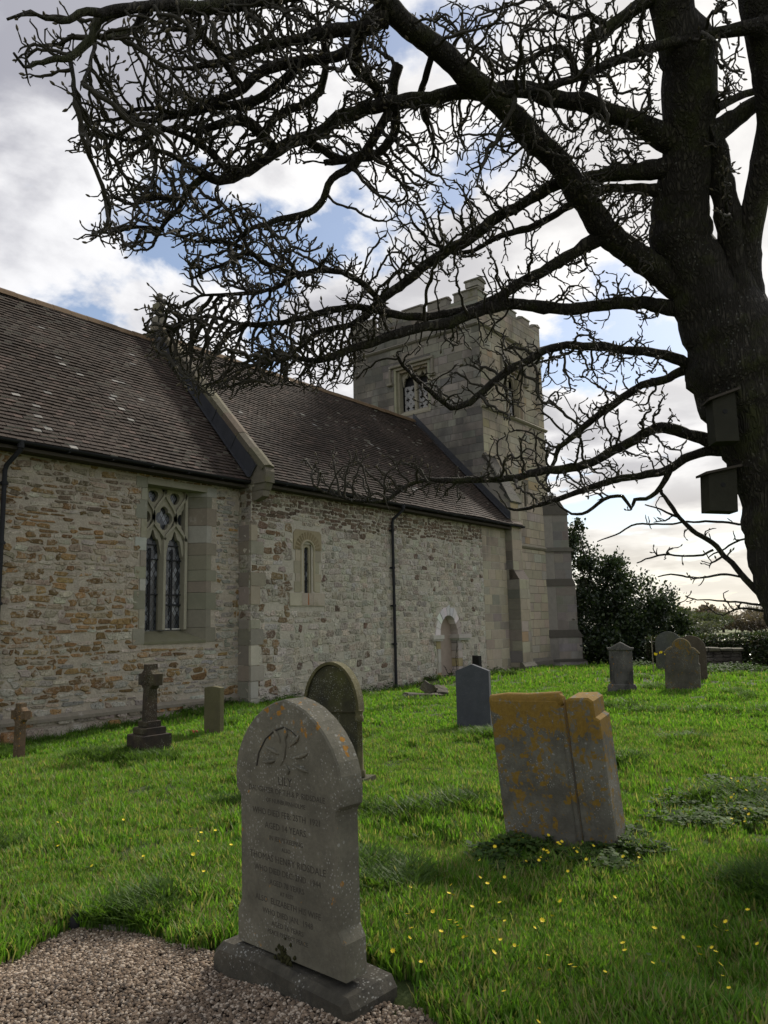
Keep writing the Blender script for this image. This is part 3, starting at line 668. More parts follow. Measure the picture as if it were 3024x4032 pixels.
rubble(mb, TE(XT), TY+.001, YN, 12.72, 13.69, (.25, .31), (.35, .7), .009, .008, ash_e, [], rng, 0, .02)
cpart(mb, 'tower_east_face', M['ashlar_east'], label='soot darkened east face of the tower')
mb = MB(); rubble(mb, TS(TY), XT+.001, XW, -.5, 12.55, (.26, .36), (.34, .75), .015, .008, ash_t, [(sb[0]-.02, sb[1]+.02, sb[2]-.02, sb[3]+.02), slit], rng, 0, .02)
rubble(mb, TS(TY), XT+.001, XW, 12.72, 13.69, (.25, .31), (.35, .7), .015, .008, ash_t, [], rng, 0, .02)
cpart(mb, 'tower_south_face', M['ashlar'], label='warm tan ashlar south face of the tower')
def course(name, z0, z1, pr, mat, sides='ES', x1=None):
    mb = MB(); prof = [(0, z0), (pr*.6, z0+(z1-z0)*.2), (pr, z0+(z1-z0)*.5), (pr*.9, z0+(z1-z0)*.62), (0, z1)]
    if 'S' in sides: mb.prism(prof, lambda u, v, w: Vector((w, TY-u, v)), XT-pr, (x1 or XW)+pr, (.24, .215, .16))
    if 'E' in sides: mb.prism(prof, lambda u, v, w: Vector((XT-u, w, v)), TY-.001, YN+pr, (.2, .18, .15))
    return cpart(mb, name, mat)
course('string_course', 12.54, 12.72, .13, M['mossy']); course('string_course', 9.36, 9.54, .11, M['mossy'], 'S'); course('string_course', 4.36, 4.56, .10, M['mossy'], 'S')
sp = MB(); sp.box((28.5, TY-.62, 12.88), (28.72, TY, 13.02), (.22, .2, .16)); cpart(sp, 'water_spout', M['mossy'])
def merlon(T, u0, u1, z0, z1, c):
    par = MB(); par.prism([(u0, z0), (u1, z0), (u1, z1-.12), (u0, z1-.12)], T, -.34, .006, c); par.prism([(-.37, z1-.12), (.05, z1-.12), (.03, z1-.06), (-.15, z1), (-.36, z1-.06)], lambda u, v, w: T(w, v, u), u0-.03, u1+.03, jitc((.17, .155, .125), rng, .2)); cpart(par, 'merlon', M['mossy'])
for (u0, u1, zt_) in ((TY, 14.75, 14.12), (15.08, 15.97, 14.10), (16.31, 17.18, 14.14), (17.50, 18.43, 14.14), (18.76, YN, 14.2)): merlon(TE(XT), u0, u1, 13.705, zt_, (.22, .2, .165))
for (u0, u1) in ((XT+.02, 24.35), (24.9, 25.5), (26.05, 26.65), (27.2, 27.8), (28.35, XW)): merlon(TS(TY), u0, u1, 13.705, 14.05, jitc((.28, .25, .2), rng, .1))
for (u0, u1) in ((TY, 14.9), (15.3, 16.2), (16.6, 17.5), (17.9, 18.8), (19.1, YN)): merlon(lambda u, v, w: Vector((XW+w, u, v)), u0, u1, 13.705, 14.05, (.26, .23, .18))
for (u0, u1) in ((XT, 24.5), (25, 26), (26.4, 27.3), (27.7, XW)): merlon(lambda u, v, w: Vector((u, YN+w, v)), u0, u1, 13.705, 14.05, (.26, .23, .18))
par = MB(); par.box((XT-.04, TY-.04, 14.1), (XT+.5, TY+.5, 14.32), (.26, .24, .2)); par.prism([(-.08, 0), (.58, 0), (.5, .10), (.25, .18), (0, .1)], lambda u, v, w: Vector((XT+u, TY+w, 14.32+v)), -.08, .55, (.11, .1, .07))
cpart(par, 'corner_merlon', M['mossy'], label='raised corner block of the battlements')
def belfry(T, u0, u1, z0, z1, c, mat, lbl, flip=1):
    fr = MB(); fw_ = .20; d = -.30
    # moulded frame in two orders
    for (e0, e1, dd0, dd1) in ((0, .10, -.16, .0), (.10, .20, -.34, -.11)):
        a0, a1, b1 = u0+e0, u1-e0, z1-e0; i0, i1, j1 = u0+e1, u1-e1, z1-e1
        fr.prism([(a0, z0), (i0, z0), (i0, b1), (a0, b1)], T, dd0, dd1, jitc(c, rng, .08)); fr.prism([(i1, z0), (a1, z0), (a1, b1), (i1, b1)], T, dd0, dd1, jitc(c, rng, .08)); fr.prism([(i0, j1), (i1, j1), (i1, b1), (i0, b1)], T, dd0, dd1, jitc(c, rng, .08))
    fr.prism([(-.45, z0-.10), (.03, z0-.10), (.03, z0-.02), (-.30, z0+.2), (-.45, z0+.2)], lambda u, v, w: T(w, v, u), u0, u1, c)
    # hood mould with dropped ends
    hp = [(u0-.20, z1-.72), (u0-.20, z1+.10), (u1+.20, z1+.10), (u1+.20, z1-.72)]
    for (p, q) in (((u0-.20, z1-.60), (u0-.10, z1+.0)), ((u1+.10, z1-.60), (u1+.20, z1+.0)), ((u0-.20, z1), (u1+.20, z1+.12))): fr.prism([(p[0], p[1]), (q[0], p[1]), (q[0], q[1]), (p[0], q[1])], T, -.02, .10, (.2, .18, .14), bev=.03)
    for sx, uu in ((-1, u0-.15), (1, u1+.15)): fr.prism([(uu-.12, z1-.70), (uu+.12, z1-.70), (uu+.13, z1-.585), (uu-.13, z1-.585)], T, -.02, .14, (.2, .18, .14), bev=.03)
    o = cpart(fr, 'belfry_window', mat, label=lbl)
    t = MB(); um = (u0+u1)/2; a0, a1 = u0+.2, u1-.2; hw = (a1-a0)/4; zt_ = z1-.2; cc = tuple(x*.95 for x in c)
    t.prism([(um-.07, z0+.1), (um+.07, z0+.1), (um+.07, zt_), (um-.07, zt_)], T, -.36, -.24, cc, bev=.03)
    for mid in (um-hw, um+hw):
        n = 24; out = []; inn = []
        for i in range(n+1):
            tt = -1+2*i/n; out.append((mid+tt*hw, zt_)); inn.append((mid+tt*(hw-.06), zt_-.50+.40*(1-abs(tt)**1.9)+.05*math.cos(tt*9.4)))
        V = [T(u, v, -.27) for u, v in out]+[T(u, v, -.27) for u, v in inn]+[T(u, v, -.36) for u, v in inn]
        t.add(V, [(i, i+1, n+2+i, n+1+i) for i in range(n)]+[(n+1+i, n+2+i, 2*n+3+i, 2*n+2+i) for i in range(n)], cc)
    cpart(t, 'tracery', mat, parent=o)
    bk = MB(); bk.add([T(u0, z0, -.5), T(u1, z0, -.5), T(u1, z1, -.5), T(u0, z1, -.5)], [(0, 1, 2, 3)]); cpart(bk, 'recess_shade', M['void'], parent=o)  # flat black sheet, standing in for the shade inside the belfry
    pn = MB()
    for mid in (um-hw, um+hw):                       # lower halves closed by slabs pierced with quatrefoils
        w_ = hw-.05; zz0 = z0+.15; rows = 3; cw = w_*2/2; ch = .36
        for r_ in range(rows):
            for q in range(2):
                cx = mid-w_+cw*(q+.5); cz = zz0+ch*(r_+.5); n = 24; out = []; inn = []
                for i in range(n):
                    a = 2*math.pi*i/n; ca, sa = math.cos(a), math.sin(a); k = min(cw/2/max(abs(ca), 1e-6), ch/2/max(abs(sa), 1e-6)); out.append((cx+ca*k, cz+sa*k)); rq = .035+.055*abs(math.cos(2*a)); inn.append((cx+rq*ca, cz+rq*sa*1.2))
                pn.ring(out, inn, T, -.42, -.39, (.3, .29, .28))
    cpart(pn, 'pierced_panel', M['dressed'], parent=o)
belfry(TE(XT), eb[0], eb[1], eb[2], eb[3], (.27, .243, .18), M['dressed'], 'belfry window facing the nave roof')
belfry(TS(TY), sb[0], sb[1], sb[2], sb[3], (.34, .295, .22), M['dressed'], 'belfry window on the sunny side of the tower')
# buttress at the near corner (projects south, flush with the east face)
bt = MB(); TB = lambda Y: TS(Y)
XB0, XB1 = XT, 24.36
c1, c2 = (.385, .345, .265), (.30, .265, .20)
rubble(bt, TS(12.73), XB0, XB1, 3.38, 5.86, (.30, .42), (.36, .72), .009, .007, ash_t, [], rng, 0, .02); rubble(bt, TS(12.52), XB0, XB1, .22, 3.05, (.30, .42), (.36, .72), .009, .007, ash_t, [], rng, 0, .02)
bt.box((XB0+.004, 12.733, 3.0), (XB1, TY, 5.9), (.3, .265, .2)); bt.box((XB0+.004, 12.523, -.6), (XB1, TY, 3.07), (.3, .265, .2))
bt.prism([(12.52, 3.05), (12.73, 3.40), (12.9, 3.40), (12.9, 3.05)], TX, XB0-.004, XB1+.02, (.085, .068, .055))
bt.prism([(12.40, -.6), (12.40, .10), (12.52, .24), (12.6, .24), (12.6, -.6)], TX, XB0-.10, XB1+.08, (.13, .12, .09))
o_b = cpart(bt, 'buttress', M['ashlar'], label='stepped buttress at the near corner of the tower')
be = MB(); rubble(be, TE(XB0), 12.74, TY, 3.05, 5.9, (.30, .40), (.40, .8), .009, .007, ash_e, [], rng, 0, .02); rubble(be, TE(XB0), 12.53, 13.0, .22, 3.05, (.30, .40), (.40, .8), .009, .007, ash_e, [], rng, 0, .02)
be.add([(XB0, 12.73, 5.88), (XB0, TY, 5.88), (XB0, TY, 7.7), (XB0, 13.62, 7.7)], [(3, 2, 1, 0)], (.22, .2, .165)); cpart(be, 'buttress_side', M['ashlar_east'], parent=o_b)
ws = MB(); n = 6
for i in range(n):                                    # stone slates stepping down the steep weathering
    y0, z0 = 13.70-(i)*.165, 7.68-i*.305; y1, z1 = y0-.19, z0-.345
    ws.prism([(y0, z0), (y1, z1), (y1+.012, z1-.06), (y0+.1, z0-.12)], TX, XB0-.03, XB1+.05, jitc((.05, .045, .037), rng, .2))
ws.prism([(TY, 7.6), (12.74, 5.86), (TY, 5.86)], TX, XB0+.002, XB1, (.12, .105, .085))
cpart(ws, 'weathering_slate', M['mossy'], parent=o_b)
# diagonal buttress at the far corner
db = MB(); d1 = Vector((1, -1, 0)).normalized(); d2 = Vector((1, 1, 0)).normalized(); o0 = Vector((XW-.05, TY+.05, 0))
TD = lambda s, v, w: o0+d1*s-d2*(w+.38)+Vector((0, 0, v))
TDb = lambda q: (lambda u, v, w: o0+d1*u+d2*w+Vector((0, 0, v)))
bc = lambda u, v, r: jitc((.20, .185, .16), r, .22) if v > 1.3 else jitc((.30, .275, .24), r, .15)
lev = [(-.6, .0, 1.20), (.10, .95, 1.02), (1.25, 2.98, .88), (3.26, 4.36, .77), (4.5, 5.85, .70)]
for (z0, z1, pr) in lev:
    db.prism([(-.5, z0), (pr, z0), (pr, z1), (-.5, z1)], TDb(0), -.38, .38, (.24, .22, .19))
    rubble(db, TD, .05, pr, z0+.01, z1, (.28, .4), (.35, .6), .009, .006, bc, [], rng, 0, .02)
for (za, zb_, p0, p1) in ((.0, .10, 1.20, 1.02), (.95, 1.25, 1.08, .88), (2.98, 3.26, .88, .77), (5.85, 6.65, .76, .25)):
    db.prism([(-.5, za), (p0, za), (p1, zb_), (-.5, zb_)], TDb(0), -.42, .42, (.10, .09, .075))
db.prism([(-.5, 4.36), (.84, 4.36), (.86, 4.42), (.72, 4.52), (-.5, 4.52)], TDb(0), -.46, .46, (.13, .12, .1))
cpart(db, 'buttress', M['ashlar_east'], label='dark diagonal buttress at the far corner of the tower')
pl = MB(); pl.prism([(TY-.10, -.6), (TY-.10, .08), (TY, .22), (TY+.05, .22), (TY+.05, -.6)], TX, XB1+.08, XW, (.15, .135, .11)); cpart(pl, 'tower_plinth', M['mossy'])
lf = MB()                                             # lead flashing where the nave roof meets the tower
for i in range(10):
    s0, s1 = i/10, (i+1)/10; p = lambda s, o: (12.75+s*4.05, 5.14+s*4.34+o)
    a, b = p(s0, 0), p(s1, 0); lf.add([(XT-.03, a[0], a[1]+.02), (XT-.03, b[0], b[1]+.02), (XT-.03, b[0]-.02, b[1]+.26), (XT-.03, a[0]-.02, a[1]+.26)], [(0, 1, 2, 3)]); lf.add([(XT-.22, a[0], a[1]+.035), (XT-.22, b[0], b[1]+.035), (XT-.03, b[0], b[1]+.03), (XT-.03, a[0], a[1]+.03)], [(0, 1, 2, 3)])
cpart(lf, 'lead_flashing', M['lead'])
# ------------------------------------------------------------------ ground
def poly_in(px, py, poly):
    px = np.asarray(px); py = np.asarray(py); ins = np.zeros(px.shape, bool); n = len(poly)
    for i in range(n):
        (x0, y0), (x1, y1) = poly[i], poly[(i+1) % n]
        c = ((y0 > py) != (y1 > py)) & (px < (x1-x0)*(py-y0)/(y1-y0+1e-12)+x0); ins ^= c
    return ins
# edge of the gravel, on the ground in metres
grav = [(-2.0, 5.2), (.9, 4.9), (1.75, 4.45), (2.04, 4.12), (2.22, 4.16), (2.36, 4.20), (2.52, 4.20), (2.60, 4.02), (2.66, 3.66), (2.66, 3.2), (2.72, 2.2), (2.80, 1.97), (2.72, 1.7), (2.5, 1.2), (2.2, -1.5), (-2, -1.5)]
def mk_ground():
    t = NT('turf_soil'); P = t.n('ShaderNodeNewGeometry').outputs['Position']
    near = t.mix(t.ramp(t.noise(2.5, 6, .7, vec=P), .35, .65), (.028, .045, .010), (.055, .072, .018))
    near = t.mix(t.math('MULTIPLY', t.ramp(t.noise(1.1, 5, .7, vec=P), .60, .68), .8), near, (.085, .052, .026))
    far = t.mix(t.ramp(t.noise(.02, 3, .5, vec=P), .4, .6), (.085, .115, .03), (.13, .13, .06))
    x = t.sep(P, 0); t.base(t.mix(t.ramp(x, 34, 60), near, far)); t.bump(t.noise(30, 5, .7, vec=P), .6, .02); return t.m
V = []; F = []
rr = [0, .8, 1.6, 2.4]+list(np.geomspace(3, 60, 110))+list(np.geomspace(66, 3000, 26)); nA = 180
for r in rr:
    for k in range(nA): a = 2*math.pi*k/nA; V.append((r*math.cos(a)+.001, r*math.sin(a)))
V = np.array(V); Z = ground_np(V[:, 0], V[:, 1]); ing = poly_in(V[:, 0], V[:, 1], grav); Z = np.where(ing, Z-.10, Z)
VV = np.column_stack([V, Z]).tolist()
for i in range(len(rr)-1):
    for k in range(nA): F.append((i*nA+k, i*nA+(k+1) % nA, (i+1)*nA+(k+1) % nA, (i+1)*nA+k))
g = mesh_obj('ground', VV, F, mk_ground(), smooth=True); tag(g, 'grassy churchyard ground running out to the fields', 'ground', kind='structure')
# gravel sheet
mbp = MB(); pts = [(x, y) for x, y in grav]
def gsheet():
    bm = bmesh.new(); vs = [bm.verts.new((x, y, gz(x, y)-.005)) for x, y in pts]; f = bm.faces.new(vs); bmesh.ops.triangulate(bm, faces=[f])
    bmesh.ops.subdivide_edges(bm, edges=bm.edges[:], cuts=6, use_grid_fill=True)
    for v in bm.verts: v.co.z = gz(v.co.x, v.co.y)-.040
    me = bpy.data.meshes.new('gravel_path'); bm.to_mesh(me); bm.free(); me.materials.append(m_plain('gravel_bed', (.12, .09, .075), .5, 40, .95, .6, 80)); o = bpy.data.objects.new('gravel_path', me); COL.objects.link(o)
    tag(o, 'pinkish gravel path at the lower left', 'path', kind='structure')
gsheet()

# scatter: one object, instances picked from unlinked sources
def scatter(name, pts, rots, scl, idx, sources, label, cat, parent=None, kind='stuff'):
    n = len(pts); me = bpy.data.meshes.new(name); me.from_pydata([tuple(p) for p in pts], [], [])
    a = me.attributes.new('rot', 'FLOAT_VECTOR', 'POINT'); a.data.foreach_set('vector', np.asarray(rots, np.float32).ravel())
    a = me.attributes.new('scl', 'FLOAT_VECTOR', 'POINT'); a.data.foreach_set('vector', np.asarray(scl, np.float32).ravel())
    a = me.attributes.new('idx', 'INT', 'POINT'); a.data.foreach_set('value', np.asarray(idx, np.int32))
    o = bpy.data.objects.new(name, me); COL.objects.link(o)
    sc = bpy.data.collections.new(name+'_sources')
    for s in sources: sc.objects.link(s)
    ng = bpy.data.node_groups.new(name+'_scatter', 'GeometryNodeTree')
    ng.interface.new_socket('Geometry', in_out='INPUT', socket_type='NodeSocketGeometry'); ng.interface.new_socket('Geometry', in_out='OUTPUT', socket_type='NodeSocketGeometry')
    N = ng.nodes; L = ng.links; gi = N.new('NodeGroupInput'); go = N.new('NodeGroupOutput'); ip = N.new('GeometryNodeInstanceOnPoints'); ci = N.new('GeometryNodeCollectionInfo')
    ci.inputs['Collection'].default_value = sc; ci.inputs['Separate Children'].default_value = True; ci.inputs['Reset Children'].default_value = True
    def na(nm, ty): q = N.new('GeometryNodeInputNamedAttribute'); q.data_type = ty; q.inputs['Name'].default_value = nm; return q.outputs['Attribute']
    L.new(gi.outputs[0], ip.inputs['Points']); L.new(ci.outputs[0], ip.inputs['Instance']); ip.inputs['Pick Instance'].default_value = True
    L.new(na('idx', 'INT'), ip.inputs['Instance Index']); L.new(na('rot', 'FLOAT_VECTOR'), ip.inputs['Rotation']); L.new(na('scl', 'FLOAT_VECTOR'), ip.inputs['Scale']); L.new(ip.outputs[0], go.inputs[0])
    md = o.modifiers.new('scatter', 'NODES'); md.node_group = ng
    return tag(o, label, cat, kind=kind)
def grass_tuft(seed, n, h0, h1, spread, cols, wd=.0045, lean=.6):
    r = random.Random(seed); mb = MB()
    for i in range(n):
        a = r.uniform(0, 6.283); d = spread*math.sqrt(r.random()); x, y = d*math.cos(a), d*math.sin(a); h = r.uniform(h0, h1); b = r.uniform(0, 6.283); ln = r.uniform(.1, lean)*h
        w = wd*r.uniform(.7, 1.3); px, py = -math.sin(b)*w, math.cos(b)*w; bx, by = math.cos(b), math.sin(b)
        V = []
        for (t, ww) in ((0, 1), (.4, .9), (.75, .6), (1, .05)):
            o = ln*t*t; z = h*(t-.28*t*t*lean); V += [(x+bx*o-px*ww, y+by*o-py*ww, z), (x+bx*o+px*ww, y+by*o+py*ww, z)]
        c = r.choice(cols); k = r.uniform(.75, 1.25); mb.add(V, [(0, 1, 3, 2), (2, 3, 5, 4), (4, 5, 7, 6)], tuple(q*k for q in c), True)
    return mesh_obj('grass_tuft', mb.v, mb.f, M['grass'], None, mb.c, mb.sm, link=False)
gcols = [(.122, .25, .026), (.142, .275, .030), (.092, .21, .026), (.16, .275, .045), (.116, .235, .028), (.25, .24, .10)]
tufts = [grass_tuft(i, 26, .04, .12, .06, gcols) for i in range(5)]+[grass_tuft(20+i, 30, .10, .22, .07, [(.075, .14, .024), (.09, .155, .028)], .005, 1.0) for i in range(2)]+[grass_tuft(40+i, 26, .04, .10, .14, gcols, .010) for i in range(3)]
nr = np.random.default_rng(11)
def sector(n, r0, r1, a0=R_(-8), a1=R_(96)):
    r = np.sqrt(nr.uniform(r0*r0, r1*r1, n)); a = nr.uniform(a0, a1, n); return r*np.sin(a), r*np.cos(a)
def grass():
    X, Y, K_, S = [], [], [], []
    for (n, r0, r1, big) in ((29000, 2.4, 6, 0), (29000, 6, 12, 0), (21000, 12, 20, 1), (19000, 20, 42, 1)):
        x, y = sector(n, r0, r1); X.append(x); Y.append(y); K_.append(np.full(n, big)); S.append(np.full(n, 1.0 if not big else (1.0 if r1 < 21 else 1.35)))
    x = np.concatenate(X); y = np.concatenate(Y); big = np.concatenate(K_); s = np.concatenate(S)
    inc = ((y > 12.93) & (x > XC) & (x < 29)) | ((y > 13.33) & (x <= XC)) | ((x > 23.5) & (x < 24.45) & (y > 12.38))
    ok = ~poly_in(x, y, grav) & ~inc & ~((x > 2.42) & (x < 2.98) & (y > 2.05) & (y < 3.25))
    x, y, big, s = x[ok], y[ok], big[ok], s[ok]; n = len(x)
    # patchy lengths: bare worn spots, dark rank tussocks
    nn = np.array([mnoise.noise(Vector((a*.9, b*.9, 2))) for a, b in zip(x, y)]); n2 = np.array([mnoise.noise(Vector((a*2.2, b*2.2, 7))) for a, b in zip(x, y)])
    keep = ~((n2 > .36) & (nr.random(n) < .75)); x, y, big, s, nn, n2 = [q[keep] for q in (x, y, big, s, nn, n2)]; n = len(x)
    idx = np.where(big == 1, nr.integers(7, 10, n), nr.integers(0, 5, n)); tus = (nn > .36) & (nr.random(n) < .7)
    wallside = ((y > 12.5) & (x > XC)) | ((y > 12.9) & (x <= XC)); tus |= wallside & (nr.random(n) < .5)
    idx = np.where(tus, nr.integers(5, 7, n), idx)
    s = s*(1+.5*nn+.55*n2)*nr.uniform(.75, 1.25, n)
    s = np.where(tus, np.minimum(s, 1.05), s)
    rot = np.column_stack([nr.uniform(-.15, .15, n), nr.uniform(-.15, .15, n), nr.uniform(0, 6.283, n)])
    scatter('grass', np.column_stack([x, y, ground_np(x, y)-.008]), rot, np.column_stack([s, s, s]), idx, tufts, 'rough green grass covering the churchyard', 'grass')
grass()
def pebble(seed):
    r = random.Random(seed); bm = bmesh.new(); bmesh.ops.create_icosphere(bm, subdivisions=2, radius=1)
    for v in bm.verts: v.co *= 1+.25*mnoise.noise(v.co*1.1+Vector((seed*3, 0, 0))); 
    V = [tuple((v.co.x*1.15, v.co.y*.95, v.co.z*.7)) for v in bm.verts]; F = [[v.index for v in f.verts] for f in bm.faces]; bm.free()
    c = r.choice([(.225, .165, .115), (.16, .118, .082), (.29, .22, .16), (.10, .08, .062), (.40, .33, .255), (.20, .14, .098)]); 
    return mesh_obj('pebble', V, F, M['pebble'], None, [c]*len(F), True, link=False)
M['pebble'] = m_attr('pebble', .2, 1.0, .2, 4, 0)
def gravel():
    n = 190000; x = nr.uniform(-.6, 2.9, n); y = nr.uniform(.6, 5.0, n); r = np.hypot(x, y); ok = poly_in(x, y, grav) & (r > 1.9) & (r < 5.4); x, y = x[ok], y[ok]; n = len(x)
    s = nr.uniform(.0045, .0088, n)*np.where(nr.random(n) < .06, 1.5, 1); lay = nr.uniform(-.005, .005, n); rot = nr.uniform(0, 6.283, (n, 3)); rot[:, :2] = nr.uniform(-.5, .5, (n, 2))
    idx = nr.choice(9, n, p=[.15, .15, .12, .12, .1, .12, .1, .07, .07])
    scatter('gravel', np.column_stack([x, y, ground_np(x, y)+lay]), rot, np.column_stack([s, s, s]), idx, [pebble(i) for i in range(9)], 'loose pinkish brown pea gravel on the path', 'gravel')
gravel()
# ------------------------------------------------------------------ gravestones
def place(name, x, y, rz=0.0, tilt=0.0, pitch=0.0, label=None, cat='gravestone', group=None, z=None):
    """a thing whose face looks along its local -X (east); local Y runs along its width"""
    o = empty(name, (x, y, gz(x, y) if z is None else z), rz, label, cat, group); o.rotation_euler = (tilt, pitch, rz); return o
FT = lambda u, v, w: Vector((-w, -u, v))               # u to the right as seen from the front, v up, w out
def arch_outline(w, h, kind='round', sp=None, base=0.0):
    hw = w/2; P = [(-hw, base), (hw, base)]
    if kind == 'round':
        sp = h-hw if sp is None else sp; n = 22; P += [(hw*math.cos(math.pi*i/n), sp+(h-sp)*math.sin(math.pi*i/n)) for i in range(n+1)]
    elif kind == 'pointed':
        n = 14; sp = h*.6 if sp is None else sp
        for i in range(n+1): t = i/n; P.append((hw*math.cos(t*math.pi/2)**.95 if t < 1 else 0, sp+(h-sp)*(math.sin(t*math.pi/2)*.93+.07*t)))
        P += [(-u, v) for u, v in reversed(P[2:-1])]
    elif kind == 'gable': P += [(hw, sp), (0, h), (-hw, sp)]
    elif kind == 'flat': P += [(hw, h), (-hw, h)]
    elif kind == 'segment': n = 10; P += [(hw-2*hw*i/n, sp+(h-sp)*math.sin(math.pi*i/n)) for i in range(n+1)]
    return P
def text_mesh(body, size, parent, u, v, w, mat, name='inscription', squash=1.0):
    cu = bpy.data.curves.new(name, 'FONT'); cu.body = body; cu.size = size; cu.align_x = 'CENTER'; cu.extrude = .0012; cu.resolution_u = 2
    t = bpy.data.objects.new(name+'_source', cu); COL.objects.link(t); dg = bpy.context.evaluated_depsgraph_get(); dg.update()
    me = bpy.data.meshes.new_from_object(t.evaluated_get(dg)); bpy.data.objects.remove(t)
    V = [FT(u+p.co.x*squash, v+p.co.y, w+p.co.z*1.0) for p in me.vertices]; F = [list(f.vertices) for f in me.polygons]
    bpy.data.meshes.remove(me); return V, F
# 1. the near headstone
g1 = m_grave('sandstone_lichen', (.168, .157, .116), (.092, .086, .064), .42, -.45, (2, .85, 1.24, .115))
g1b = m_grave('plinth_stone', (.105, .095, .072), (.040, .037, .028), .45, 0, grime=.55)
cut_shade = m_plain('worn_lettering_shade', (.050, .045, .036), .5, 30, .95, 0)  # dark colour stands for shade and lead in the cut lettering and arch
hx, hy = 2.64, 2.595
hs = place('headstone', hx, hy, R_(-4), R_(0), R_(-1.0), 'lichen spotted pointed headstone with worn lettering, nearest on the gravel edge')
hs.scale = (1, .955, .975)
b = MB(); b.prism([(-.52, -.1), (.44, -.1), (.445, .04), (.415, .085), (.1, .102), (-.15, .116), (-.46, .104), (-.52, .05)], FT, -.19, .11, (1, 1, 1), bev=.03); o = b.build('plinth', g1b, hs)
s = MB(); hw = .345
prof = [(-.375, .12), (.375, .12), (.375, .27), (.345, .32), (hw, .79), (.352, .81), (.378, .835), (.384, .90)]
top = []
for i in range(1, 13): t = i/12; top.append((.375*math.cos(t*math.pi/2), 1.04-.02+(1.275-1.02)*math.sin(t*math.pi/2)))
top = [(.376, .96), (.358, 1.02), (.325, 1.08), (.280, 1.135), (.222, 1.187), (.150, 1.232), (.072, 1.262), (0, 1.278)]
prof = prof+top+[(-u, v) for u, v in reversed(top[:-1])]+[(-.384, .90), (-.378, .835), (-.352, .81), (-hw, .79), (-.345, .32), (-.375, .27)]
s.prism(prof, FT, -.075, .055, (1, 1, 1), bev=.008); s.build('slab', g1, hs)
car = MB()
def groove_tube(mb, pts, r, w=.056): mb.tube([FT(u, v, w) for u, v in pts], r, 6)
A = [(-.21, .955), (-.19, 1.02), (-.14, 1.085), (-.07, 1.13), (0, 1.150)]
groove_tube(car, A, .0042); groove_tube(car, [(0, 1.15), (.05, 1.138), (.10, 1.11)], .003)
motif = MB(); motif.tube([FT(.0, 1.12, .055), FT(.01, 1.05, .058), FT(.0, .99, .056), FT(-.03, .95, .055)], [.003, .007, .007, .004], 6)
for (cu, cv, an, ln) in ((-.03, 1.05, 2.3, .09), (.03, 1.04, .7, .10), (-.04, 1.0, 2.9, .11), (.05, .99, .3, .12), (.0, 1.07, 1.57, .06), (-.07, .97, 3.3, .10), (.06, .96, -.2, .11), (.0, .96, -1.2, .05)):
    P = [FT(cu+math.cos(an)*ln*t+.02*math.sin(t*3), cv+math.sin(an)*ln*t, .054+.006*math.sin(t*3.1)) for t in (0, .3, .6, .85, 1)]; motif.tube(P, [.003, .008, .010, .006, .002], 6)
motif.v = [(p[0], p[1], p[2]+.022) for p in motif.v]; motif.build('carved_lily', g1, hs); car.build('carved_arch', cut_shade, hs)
lines = [("LILY", .056, .882), ("DAUGHTER OF T.H.& P. RIDSDALE", .036, .838), ("OF NUNBURNHOLME", .029, .795), ("WHO DIED FEB: 25TH  1921", .040, .735), ("AGED 14 YEARS.", .042, .675), ("IN JESU'S KEEPING", .030, .625), ("ALSO", .026, .585),
         ("THOMAS HENRY RIDSDALE", .044, .528), ("WHO DIED DEC: 2ND  1944", .038, .475), ("AGED 78 YEARS", .035, .425), ("AT REST", .026, .388), ("ALSO  ELIZABETH HIS WIFE", .038, .340), ("WHO DIED JAN.  1948", .036, .290), ("AGED 76 YEARS", .032, .245), ("PEACE PERFECT PEACE", .028, .208)]
for (tx, sz, vv) in lines:
    wmax = .60; V_, F_ = text_mesh(tx, sz, hs, 0, vv, .0545, cut_shade); us = [-p.y for p in V_]; wd = max(us)-min(us); k = min(1.0, wmax/wd)
    V_ = [Vector((p.x, p.y*k, p.z)) for p in V_]; it = MB(); it.add(V_, F_); it.build('inscription', cut_shade, hs)
# moss pad at the foot
mo = MB()
for i in range(46):
    a = rng.gauss(0, .032); bm_r = rng.uniform(.005, .011); zz = .115+abs(rng.gauss(0, .028)); c = FT(-.02+a, zz, .056+max(0, .03-(zz-.11)*.6)*rng.random()); mo.tube([c-Vector((0, 0, bm_r)), c+Vector((rng.uniform(-.002, .002), 0, 0)), c+Vector((0, 0, bm_r))], [bm_r*.5, bm_r, bm_r*.3], 6)
tag(mo.build('moss_clump', m_plain('dark_moss', (.03, .03, .01), .6, 60, 1, .8, 90)), 'dark moss clump at the foot of the near headstone', 'moss').matrix_world = hs.matrix_basis.copy()
# 2. leaning pair of lichen-crusted blocks
g2 = m_grave('orange_lichen_stone', (.175, .165, .132), (.082, .076, .06), .8, 1.0, (2, .60, 1.10, .145), (.235, .14, .02), wspot=(.31, .31, .29), bigorange=True)
ln = place('headstone', 5.27, 2.67, R_(6), R_(-3.0), R_(-5), 'thick leaning headstone crusted with orange lichen, with a scrolled top and stepped side')
s = MB(); pr = [(-.30, -.15), (.255, -.15), (.255, 1.085), (-.30, 1.085)]
s.prism([(-.29, -.1), (.255, -.1), (.255, 1.05), (.24, 1.075), (-.27, 1.09), (-.29, 1.06)], FT, -.10, .06, (1, 1, 1), bev=.02)
for e in (0,): s.tube([FT(-.285, 1.06, .0), FT(-.15, 1.068, .0), FT(.0, 1.062, .0), FT(.255, 1.066, .0)], [.052, .056, .054, .056], 12)
s.tube([FT(.25, 1.06, .0), FT(.275, 1.06, .0)], [.05, .03], 12); s.tube([FT(.255, 1.02, .03), FT(.262, .1, .03)], .022, 8)
s.build('tablet', g2, ln)
